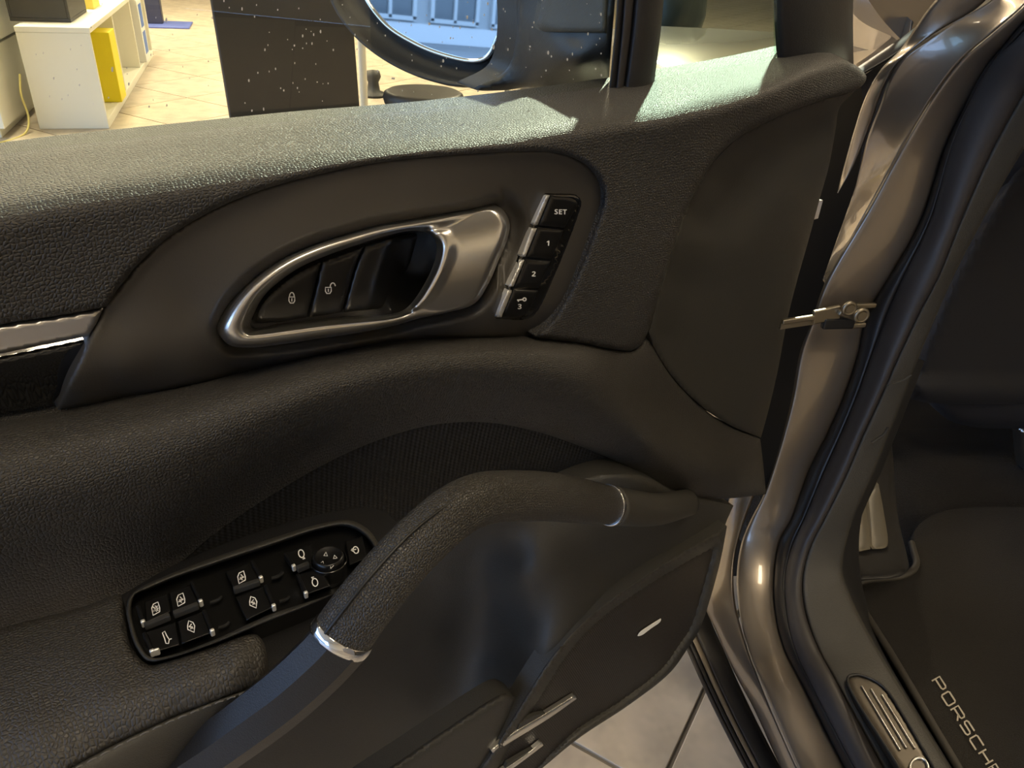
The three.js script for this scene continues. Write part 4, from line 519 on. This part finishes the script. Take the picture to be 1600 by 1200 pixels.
{
  const mp = D(690, 20, -.30), mn = du.clone().multiplyScalar(-.90).addScaledVector(dn, .44).normalize(); mn.y = .05; mn.normalize();
  const Q = (x, y, e = 0) => PL(x, y, mp.clone().addScaledVector(mn, e), mn);
  const rimPx = [[512, -20], [540, 38], [575, 75], [625, 108], [680, 129], [735, 137], [768, 124], [784, 100], [800, 52], [815, -20], [812, -120], [740, -200], [620, -215], [525, -150]];
  const glPx = [[562, -25], [598, 34], [648, 68], [700, 88], [742, 95], [762, 88], [776, 62], [792, 20], [800, -30], [788, -95], [725, -140], [630, -145], [565, -95]];
  const N = 90, ctr = (a => a)([680, -15]); const sc = (pts, k) => pts.map(([x, y]) => [ctr[0] + (x - ctr[0]) * k, ctr[1] + (y - ctr[1]) * k]);
  const rw = (pts, e) => resample(pts.map(([x, y]) => Q(x, y, e)), N, true);
  // fit the glass outline to equal stations by angle
  const byAngle = (pts) => { const c = curve(pts.map(p => V(p[0], p[1], 0)), true), P = c.getPoints(400), o = []; for (let i = 0; i < 32; i++) { const a = i / 32 * 2 * Math.PI; let b = null, bd = 9; for (const p of P) { const q = Math.atan2(p.y - ctr[1], p.x - ctr[0]); let d = Math.abs(((q - a + 3 * Math.PI) % (2 * Math.PI)) - Math.PI); if (d < bd) { bd = d; b = p; } } o.push([b.x, b.y]); } return o; };
  const R_ = byAngle(rimPx), G_ = byAngle(glPx), mix = (t) => R_.map((p, i) => [p[0] + (G_[i][0] - p[0]) * t, p[1] + (G_[i][1] - p[1]) * t]);
  const rows = []; for (const [t, e] of [[-.06, -.13], [-.10, -.09], [-.08, -.05], [0, 0], [.06, .006], [.14, .006], [.22, .0], [.30, -.012], [.7, -.020], [1.02, -.022]]) rows.push(resample(mix(t).map(([x, y]) => { const P0 = Q(x, y, 0); return P0.addScaledVector(mn, e); }), N, true));
  const back = rows[0].reduce((a, p) => a.add(p), V(0, 0, 0)).multiplyScalar(1 / N); const b1 = rows[0].map(p => p.clone().lerp(back, .45).addScaledVector(mn, -.03)), b2 = rows[0].map(p => back.clone().addScaledVector(mn, -.04)); rows.unshift(b2, b1);
  const hs = add('mirror_housing', grid(rows, true), MAT.plasticDark, door, 'dark door mirror housing');
  add('mirror_glass', skin(smooth(glPx, true, 8), (x, y, dr) => Q(x, y, -.014 - dr), { step: 10, skirt: .003, back: mn }), MAT.mirror, hs);
  add('glass_bezel', new THREE.TubeGeometry(curve(glPx.map(([x, y]) => Q(x, y, -.0135)), true), 120, .0022, 8, true), MAT.chrome, hs, 'bright edge of the mirror glass');
  // foot of the mirror on the door
  const ft = smooth([[800, -90, 1], [806, 60], [790, 110], [740, 139], [790, 141], [830, 136], [862, 148, 1], [950, 140, 1], [962, -12, 1], [885, -14, 1], [868, -90, 1]], true, 8);
  const ff = tps([[740, 138, -.22], [800, 0, -.20], [800, 100, -.20], [850, 128, -.16], [850, 40, -.15], [900, 60, -.11], [948, 0, -.085], [948, 90, -.085], [905, 103, -.105], [870, 118, -.14], [930, 130, -.13], [880, 145, -.17], [950, 138, -.12]]);
  add('mirror_foot', doorSkin(ft, ff, { step: 7, roll: 7, rollDepth: .006, skirt: .03 }), MAT.plasticDark, hs); add('foot_panel', doorSkin(smooth([[850, -12, 1], [843, 20], [840, 40], [848, 49], [860, 50], [948, 52, 1], [950, -12, 1]], true, 6), (x, y) => ff(x, y) + .004, { step: 7, roll: 5, rollDepth: .004, skirt: .006 }), MAT.plastic, hs);
}

// ================================================================ THE CAR BODY
const bodyBase = CW(.75, 0, .95);
const body = thing('car', 'bronze brown car body with door opening, sill and black footwell', 'car', bodyBase, CA);
{
  const rake = y => .085 * Math.max(0, (240 - y) / 240);                       // the windscreen pillar leans back with height
  const fwl = (pts, f) => { let t = pts.map(([x, y, k, v]) => (k === 'h' ? H(x, y, v) : FW(x, y, v - rake(y))).distanceTo(CAM)); for (let n = 0; n < 6; n++) t = t.map((q, i) => i && i < t.length - 1 ? (t[i - 1] + 2 * q + t[i + 1]) / 4 : q); return pts.map(([x, y], i) => CAM.clone().addScaledVector(ray(x, y), t[i])); };
  // boundaries of the strips, from outside to inside; upper part across the car, lower part on the sill level
  const h = 'h', f = 'f';
  const PLft = [[1625, -20, f, 0.770], [1600, 8, f, 0.770], [1553, 49, f, 0.770], [1506, 90, f, 0.770], [1459, 150, f, 0.770], [1414, 223, f, 0.770], [1356, 326, f, 0.770], [1289, 442, f, 0.760], [1267, 505, f, 0.755], [1250, 550, f, 0.750], [1236, 627, f, 0.745], [1215, 708, f, 0.735], [1194, 771, f, 0.735], [1171, 816, f, 0.730], [1158, 850, f, 0.715], [1151, 899, h, .45], [1154, 948, h, .45], [1170, 1021, h, .45], [1194, 1077, h, .45], [1246, 1198, h, .45], [1290, 1290, h, .45]];
  const PRgt = [[1660, -20, f, .77], [1600, 34, f, .77], [1570, 69, f, .77], [1549, 94, f, .77], [1525, 135, f, .77], [1480, 223, f, .77], [1439, 345, f, .765], [1382, 446, f, .76], [1355, 491, f, .76], [1341, 554, f, .755], [1320, 617, f, .75], [1292, 680, f, .745], [1264, 736, f, .735], [1236, 813, f, .715], [1218, 846, f, .70], [1210, 895, h, .46], [1211, 948, h, .46], [1225, 1011, h, .46], [1257, 1074, h, .46], [1320, 1198, h, .46], [1375, 1290, h, .46]];
  const S1 = [[1700, -20, f, .76], [1620, 30, f, .76], [1590, 60, f, .76], [1559, 90, f, .76], [1534, 127, f, .76], [1491, 223, f, .755], [1455, 345, f, .75], [1410, 440, f, .745], [1388, 491, f, .74], [1364, 554, f, .735], [1341, 617, f, .73], [1315, 680, f, .725], [1290, 736, f, .71], [1257, 813, f, .695], [1240, 850, f, .68], [1228, 900, h, .48], [1230, 950, h, .48], [1243, 1011, h, .48], [1275, 1080, h, .48], [1337, 1198, h, .48], [1390, 1290, h, .48]];
  const S2 = [[1780, -20, f, .73], [1700, 30, f, .73], [1650, 70, f, .73], [1620, 105, f, .73], [1596, 150, f, .73], [1552, 230, f, .725], [1505, 335, f, .72], [1466, 432, f, .715], [1435, 491, f, .71], [1403, 558, f, .705], [1376, 620, f, .70], [1348, 680, f, .695], [1320, 745, f, .685], [1285, 816, f, .67], [1266, 853, f, .66], [1253, 906, h, .49], [1257, 955, h, .49], [1278, 1014, h, .49], [1306, 1066, h, .49], [1378, 1198, h, .49], [1430, 1290, h, .49]];
  const S3 = [[1840, -20, f, .73], [1760, 30, f, .73], [1700, 90, f, .73], [1660, 140, f, .73], [1630, 185, f, .73], [1582, 262, f, .725], [1535, 345, f, .72], [1490, 432, f, .715], [1462, 495, f, .71], [1435, 560, f, .705], [1411, 622, f, .70], [1388, 680, f, .695], [1366, 736, f, .685], [1337, 800, f, .67], [1322, 848, f, .66], [1316, 892, h, .485], [1330, 934, h, .485], [1355, 985, h, .485], [1393, 1050, h, .485], [1484, 1198, h, .485], [1540, 1290, h, .485]];
  const pl = fwl(PLft), pr = fwl(PRgt), s1 = fwl(S1), s2 = fwl(S2), s3 = fwl(S3);
  const inset = (a, b, t) => a.map((p, i) => p.clone().lerp(b[i], t));
  add('hinge_pillar', ribbon(pl, pr, .006, 140, 14, .6, .04), MAT.paint, body, 'bronze painted hinge pillar and sill');
  add('door_seal', ribbon(inset(pr, s1, -.05), s1, .010, 140, 12, .5, .03), MAT.rubber, body, 'black rubber door seal');
  add('seal_bulb', ribbon(inset(s1, s2, -.1), inset(s1, s2, 1.02), .014, 140, 14, .6, .03), MAT.rubberGrey, body, 'soft dark seal lip');
  add('sill_trim', ribbon(s2, s3, .006, 140, 14, .35, .05), MAT.plastic, body, 'dark plastic sill trim');
  // the blue-grey jamb beside it and narrow edge
  const J = [[1570, -20], [1544, 4], [1487, 37], [1450, 62], [1412, 90], [1388, 127], [1375, 165], [1362, 197], [1354, 221], [1337, 290], [1318, 345], [1300, 395], [1285, 438]].map(([x, y], i) => FW(x, y, .822 - .001 * i - rake(y))), JP = pl.slice(0, 8);
  add('pillar_jamb', ribbon(J, JP, -.004, 90, 14, .7, .03), MAT.paint, body, 'painted pillar jamb');
  const E0 = [[1480, -20], [1450, 14], [1427, 47], [1405, 79], [1379, 105], [1362, 131], [1347, 165], [1334, 206], [1318, 262], [1308, 300]].map(([x, y]) => FW(x, y, .850 - rake(y))), E1 = [[1560, -20], [1525, 14], [1480, 40], [1440, 66], [1404, 97], [1384, 130], [1370, 165], [1356, 206], [1332, 262], [1309, 302]].map(([x, y]) => FW(x, y, .832 - rake(y)));
  add('pillar_edge', ribbon(E0, E1, .004, 60, 8, .5, .02), MAT.paint, body);
  // black sheet for the shade in the hinge gap and its rubber gaiters
  add('hinge_gap_shade', skin(smooth([[1290, 130, 1], [1345, 125, 1], [1350, 200], [1330, 330], [1300, 480], [1270, 600], [1230, 740], [1190, 830], [1160, 900, 1], [1090, 900, 1], [1120, 780], [1150, 600], [1200, 400]], true, 8), (x, y) => FW(x, y, 1.08), { step: 14, skirt: .02, back: cf.clone().negate() }), MAT.blackPlastic, body);
  // lower outer pillar and rocker steps
  const L0 = [[1140, 775, f, .79], [1128, 830, f, .77], [1112, 890, f, .75], [1100, 938, h, .40], [1120, 990, h, .40], [1145, 1046, h, .40], [1180, 1112, h, .40], [1219, 1198, h, .40], [1265, 1290, h, .40]], L1 = [[1178, 775, f, .765], [1158, 830, f, .745], [1147, 880, f, .735], [1148, 935, h, .44], [1162, 995, h, .44], [1182, 1052, h, .44], [1204, 1108, h, .44], [1244, 1198, h, .44], [1290, 1290, h, .44]];
  add('rocker_panel', ribbon(fwl(L0), fwl(L1), .006, 90, 10, .6, .02), MAT.paint, body);
  const rk = (x0, x1, hh, b, m, name) => { const q = o => [[1055 + o, 915], [1070 + o, 950], [1085 + o, 985], [1103 + o, 1025], [1124 + o, 1072], [1150 + o, 1126], [1187 + o, 1198], [1235 + o, 1290]].map(([x, y]) => H(x, y, hh)); return add(name, ribbon(q(x0), q(x1), b, 60, 8, .5, .015), m, body); };
  rk(0, 32, .375, .004, MAT.rubber, 'rocker_seal'); rk(-10, 1, .37, .002, MAT.paint, 'rocker_step'); rk(-18, -10, .365, .004, MAT.rubber, 'rocker_seal'); rk(-26, -17, .36, .003, MAT.rubberGrey, 'rocker_lip');
  // fender seen past the mirror corner
  const fz = (x, y) => FW(x, y, .98 + (1430 - x) * .0032);
  add('front_fender', skin(smooth([[1320, -60, 1], [1322, 104, 1], [1428, 33, 1], [1340, -25], [1330, -60, 1]], true, 8), (x, y, d) => fz(x, y).addScaledVector(V(0, 1, 0), -d + .004 * Math.sin(x * .05)), { step: 7, roll: 5, rollDepth: .004, skirt: .03, back: V(0, 1, 0) }), MAT.paint, body, 'glossy bronze front wing');
  add('cowl_panel', skin(smooth([[1360, -60, 1], [1400, -5], [1438, 26], [1470, 0], [1520, -60, 1]], true, 8), (x, y, d) => FW(x, y, 1.02).addScaledVector(V(0, 1, 0), -d), { step: 7, roll: 5, rollDepth: .004, skirt: .03, back: V(0, 1, 0) }), MAT.paint, body);
  add('wing_seal', ribbon([[1335, 108], [1380, 78], [1428, 44], [1470, 5], [1510, -40]].map(([x, y]) => FW(x, y, .93)), [[1338, 122], [1385, 96], [1438, 60], [1486, 20], [1535, -30]].map(([x, y]) => FW(x, y, .91)), .006, 40, 8), MAT.rubber, body);
  add('inner_wing', skin(smooth([[1310, 90, 1], [1440, 20, 1], [1400, -60, 1], [1560, -60, 1], [1480, 60], [1370, 140, 1]], true, 10), (x, y) => FW(x, y, 1.9), { step: 20, skirt: .02, back: cf.clone().negate() }), MAT.paint, body);
  // wing side ahead of the door, seen through the quarter glass; front wheel
  const side = [[.38, 1.0, 1.2], [.36, 1.00, 1.35], [.34, .98, 1.7], [.36, .95, 2.1]].map(p => CW(...p)), sideM = [[.33, .91, 1.2], [.30, .90, 1.35], [.28, .88, 1.7], [.30, .86, 2.1]].map(p => CW(...p)), sideL = [[.35, .74, 1.2], [.33, .76, 1.35], [.31, .78, 1.7], [.33, .72, 2.1]].map(p => CW(...p)), sideI = [[.74, 1.07, 1.2], [.72, 1.07, 1.35], [.70, 1.04, 1.7], [.70, 1.0, 2.1]].map(p => CW(...p));
  add('wing_side', loft([sideI, side, sideM, sideL], 40, 8), MAT.paint, body, 'bronze wing side ahead of the door');
  const wc = CW(.46, .38, 1.55), wh = add('front_wheel', new THREE.LatheGeometry([[.25, -.12], [.34, -.13], [.372, -.11], [.38, -.06], [.38, .06], [.372, .11], [.34, .13], [.25, .12]].map(p => new THREE.Vector2(...p)), 48).rotateZ(Math.PI / 2).rotateY(CA).translate(wc.x, wc.y, wc.z), MAT.rubber, body); add('rim', new THREE.LatheGeometry([[.001, -.08], [.06, -.09], [.08, -.07], [.22, -.05], [.25, -.10], [.255, .1], [.001, .1]].map(p => new THREE.Vector2(...p)), 40).rotateZ(Math.PI / 2).rotateY(CA).translate(wc.x, wc.y, wc.z), MAT.satinMetal, wh);
  // check strap
  const ck = (name, a, b, w, t, m, fw0 = .74) => { const P = FW(a[0], a[1], fw0), Q = FW(b[0], b[1], fw0), ax = Q.clone().sub(P), n = cf.clone().negate(), sd = n.clone().cross(ax.clone().normalize()); return add(name, boxBetween(P.clone().lerp(Q, .5), ax, sd.multiplyScalar(w), n.multiplyScalar(t), Math.min(w, t) * .3), m, cs); };
  const cs = add('check_strap', boxBetween(FW(1255, 503, .74), FW(1290, 498, .74).sub(FW(1218, 509, .74)), V(0, .010, 0), cf.clone().multiplyScalar(-.004), .001), MAT.steel, body, 'metal door check strap');
  ck('strap_bar', [1222, 503], [1275, 495], .006, .005, MAT.steel, .735); ck('bracket', [1270, 496], [1312, 487], .017, .005, MAT.steel, .735); ck('bracket', [1310, 488], [1345, 500], .006, .006, MAT.steel, .73); ck('strap_cover', [1285, 505], [1334, 504], .014, .008, MAT.blackPlastic, .735); ck('bracket', [1332, 478], [1368, 477], .006, .005, MAT.steel, .74); ck('bracket', [1328, 509], [1352, 507], .006, .005, MAT.steel, .74);
  for (const [x, y, r] of [[1327, 482, .0085], [1346, 493, .009]]) { const P = FW(x, y, .722), g = mergeGeometries([new THREE.TorusGeometry(r * .8, r * .28, 10, 28), new THREE.CylinderGeometry(r * .62, r * .62, .005, 20).rotateX(Math.PI / 2)]); g.applyMatrix4(new THREE.Matrix4().makeRotationY(CA).setPosition(P)); add('bolt', g, MAT.steel, cs); }
  // scuff plate on the sill
  const hsill = .5045, hq = (x, y, d = 0) => H(x, y, hsill - d);
  const so = smooth([[1324, 1062], [1328, 1055], [1340, 1054], [1366, 1063], [1384, 1077], [1402, 1103], [1458, 1198], [1500, 1275, 1], [1446, 1275, 1], [1402, 1196], [1340, 1098], [1328, 1076]], true, 6);
  const sc = add('scuff_plate', skin(so, hq, { step: 6, roll: 5, rollDepth: .002, skirt: .008, back: V(0, 1, 0), uv: 'level' }), MAT.scuff, body, 'brushed metal scuff plate');
  add('plate_edge', tube(so.filter((_, i) => i % 3 === 0).map(([x, y]) => hq(x, y, -.0005)), .0016, 120, 6, true), MAT.blackPlastic, sc);
  for (const [a, b] of [[[1346, 1072], [1406, 1172]], [[1361, 1077], [1416, 1169]], [[1378, 1086], [1429, 1169]]]) add('plate_rib', tube([0, .5, 1].map(t => hq(a[0] + (b[0] - a[0]) * t, a[1] + (b[1] - a[1]) * t, -.0008)), .0011, 30, 6), MAT.satinMetal, sc);
  add('plate_ring', tube(ell(1436, 1200, 14, 16, 20).pts.map(([x, y]) => hq(x, y, -.001)), .0014, 60, 6, true), MAT.satinMetal, sc);
  // kick panel, trims under the dash
  add('kick_panel', ribbon(s3.slice(9), S3.slice(9).map(([x, y], i) => FW(x + 10, y + 4, .80)), .002, 60, 8, .5, .01), MAT.plasticDark, body);
  add('trim_clip', tube([[1388, 602], [1400, 598], [1412, 594], [1424, 586]].map(([x, y]) => FW(x, y, .69)), .0012, 16, 6), MAT.plastic, body); add('trim_clip', tube([[1362, 692], [1372, 685], [1380, 680], [1388, 668]].map(([x, y]) => FW(x, y, .68)), .0018, 16, 6), MAT.plastic, body);
  // dashboard end and lower cover
  add('dash_end', skin(smooth([[1760, 60, 1], [1640, 190], [1560, 310], [1505, 405], [1460, 500], [1425, 585], [1416, 612], [1425, 622], [1440, 628], [1760, 630, 1]], true, 8), (x, y, d) => FW(x, y, .86 + .1 * sstep(1450, 1750, x) + d - (y > 590 ? .012 * sstep(588, 600, y) : 0)), { step: 12, roll: 10, rollDepth: .02, skirt: .1, back: cf.clone().negate() }), MAT.dash, body, 'dark blue black dashboard end');
  add('knee_cover', skin(smooth([[1448, 618, 1], [1458, 635], [1480, 655], [1520, 667], [1600, 670], [1760, 672, 1], [1760, 615, 1]], true, 8), (x, y, d) => FW(x, y, .93 + d), { step: 10, roll: 14, rollDepth: .02, skirt: .08, back: cf.clone().negate() }), MAT.dash, body);
  const pd = add('pedal', skin(smooth([[1592, 668, 1], [1596, 720], [1600, 735], [1640, 740, 1], [1640, 668, 1]], true, 5), (x, y, d) => FW(x, y, 1.08 + d), { step: 6, roll: 6, rollDepth: .01, skirt: .02, back: cf.clone().negate() }), MAT.satinMetal, body);
  // footwell
  add('firewall', skin(smooth([[1330, 560, 1], [1760, 560, 1], [1760, 900, 1], [1330, 900, 1]], true, 20), (x, y) => FW(x, y, 1.25), { step: 30, skirt: .02, back: cf.clone().negate(), uv: 'car' }), MAT.carpet, body);
  add('floor_carpet', new RoundedBoxGeometry(1.5, .04, 2.2, 2, .01).applyMatrix4(new THREE.Matrix4().makeRotationY(CA).setPosition(CW(1.36, .285, .16))), MAT.carpet, body);
  // dead pedal
  const dpf = (x, y, d = 0) => FW(x, y, 1.06 - .0016 * (y - 700) + d);
  const dpd = add('footrest', skin(smooth([[1368, 640, 1], [1388, 640, 1], [1396, 720], [1404, 810], [1418, 872], [1420, 888], [1408, 900], [1350, 907], [1300, 915, 1], [1300, 800, 1]], true, 6), dpf, { step: 7, roll: 6, rollDepth: .008, skirt: .04, back: cf.clone().negate(), uv: 'car' }), MAT.plasticDark, body, 'black footrest');
  for (const o of [[[1322, 866, 1], [1339, 862, 1], [1335, 800, 1], [1318, 830, 1]], [[1342, 862, 1], [1360, 858, 1], [1353, 780, 1], [1338, 798, 1]], [[1363, 858, 1], [1383, 856], [1387, 851], [1381, 800], [1373, 757, 1], [1357, 775, 1]]]) add('footrest_plate', skin(smooth(o, true, 5), (x, y, d) => dpf(x, y, -.008 + d), { step: 6, roll: 4, rollDepth: .004, skirt: .008, back: cf.clone().negate() }), MAT.wornPlate, dpd, 'worn metal footrest plate');
  // roof, far side and rear of the cabin that shade the footwell
  add('roof', new RoundedBoxGeometry(1.35, .06, 1.9, 3, .02).applyMatrix4(new THREE.Matrix4().makeRotationY(CA).setPosition(CW(1.32, 1.66, -.25))), std(rgb(.30, .29, .27), { roughness: .9 }), body);
  add('rear_side', new RoundedBoxGeometry(.10, .72, 2.3, 3, .03).applyMatrix4(new THREE.Matrix4().makeRotationY(CA).setPosition(CW(.50, .70, -1.5))), MAT.paint, body);
  add('centre_pillar', new RoundedBoxGeometry(.09, .66, .14, 3, .03).applyMatrix4(new THREE.Matrix4().makeRotationY(CA).setPosition(CW(.58, 1.36, -.46))), MAT.plastic, body);
  add('dashboard', new RoundedBoxGeometry(1.45, .36, .5, 4, .08).applyMatrix4(new THREE.Matrix4().makeRotationY(CA).setPosition(CW(1.50, .92, 1.16))), MAT.dash, body);
  add('far_side', new RoundedBoxGeometry(.08, .75, 2.2, 2, .02).applyMatrix4(new THREE.Matrix4().makeRotationY(CA).setPosition(CW(2.12, .70, .16))), MAT.plastic, body);
}
// floor mat with its lettering
{
  const hm = .335, at = (x, y, d = 0) => H(x, y, hm - d), edge = [[1334, 920], [1348, 951], [1390, 1018], [1425, 1077], [1460, 1137], [1495, 1196], [1550, 1290]];
  const o = smooth([[1328, 915, 1], ...edge.slice(1), [1560, 1310, 1], [1800, 1300, 1], [1800, 800, 1], [1470, 800], [1428, 830], [1425, 852], [1432, 880], [1428, 890], [1405, 900], [1350, 907]], true, 7);
  const mt = thing('floor_mat', 'brown black carpet floor mat with bound edge in the footwell', 'floor mat', at(1600, 1000), 0);
  add('carpet', skin(o, at, { step: 14, roll: 4, rollDepth: .003, skirt: .012, back: V(0, 1, 0), uv: 'level' }), MAT.carpet, mt);
  add('edge_binding', tube([[1550, 1290], [1495, 1196], [1460, 1137], [1425, 1077], [1390, 1018], [1348, 951], [1334, 924], [1334, 916], [1350, 908], [1405, 901], [1425, 892], [1432, 880], [1428, 862], [1424, 848]].map(([x, y]) => at(x, y, -.002)), .0055, 160, 10), MAT.binding, mt, 'bound edge');
  const G = { P: [[[0, 0], [0, 1], [.85, 1], [1, .9], [1, .55], [.85, .45], [.05, .45]]], O: [{ pts: [[.1, 0], [.9, 0], [1, .12], [1, .88], [.9, 1], [.1, 1], [0, .88], [0, .12]], closed: true }], R: [[[0, 0], [0, 1], [.85, 1], [1, .9], [1, .55], [.85, .45], [.05, .45]], [[.6, .45], [1, 0]]], S: [[[0, 0], [.85, 0], [1, .12], [1, .42], [.85, .52], [.15, .52], [0, .62], [0, .88], [.15, 1], [1, 1]]], C: [[[1, 0], [.12, 0], [0, .12], [0, .88], [.12, 1], [1, 1]]], H: [[[0, 0], [0, 1]], [[1, 0], [1, 1]], [[0, .5], [1, .5]]], E: [[[1, 0], [0, 0], [0, 1], [1, 1]], [[0, .5], [.9, .5]]] };
  const o0 = [1456, 1064], e1 = [.54, .842], e2 = [.86, -.50], adv = 27, wd = 20, ht = 14; [...'PORSCHE'].forEach((c, i) => { const l = G[c].map(p => { const q = (p.pts || p).map(([u, v]) => { const a = i * adv + u * wd; return [o0[0] + e1[0] * a + e2[0] * v * ht, o0[1] + e1[1] * a + e2[1] * v * ht]; }); return p.closed ? { pts: q, closed: true } : q; }); add('mat_letter', strokes(l, 2.6, (x, y) => at(x, y, -.0025)), std(rgb(.55, .50, .42), { roughness: .5 }), mt, 'pale embroidered letter'); });
}
// lamp that throws the bright patches onto the ledge
{
  const T = DW(.50, 1.09, -.04), P = T.clone().add(V(.70, 0, -3.25)).setY(3.36);
  spotLamp(P, T, 88, new THREE.Color().setRGB(.92, 1.0, .80), .125, 2.0);
}
renderer.render(scene, camera);
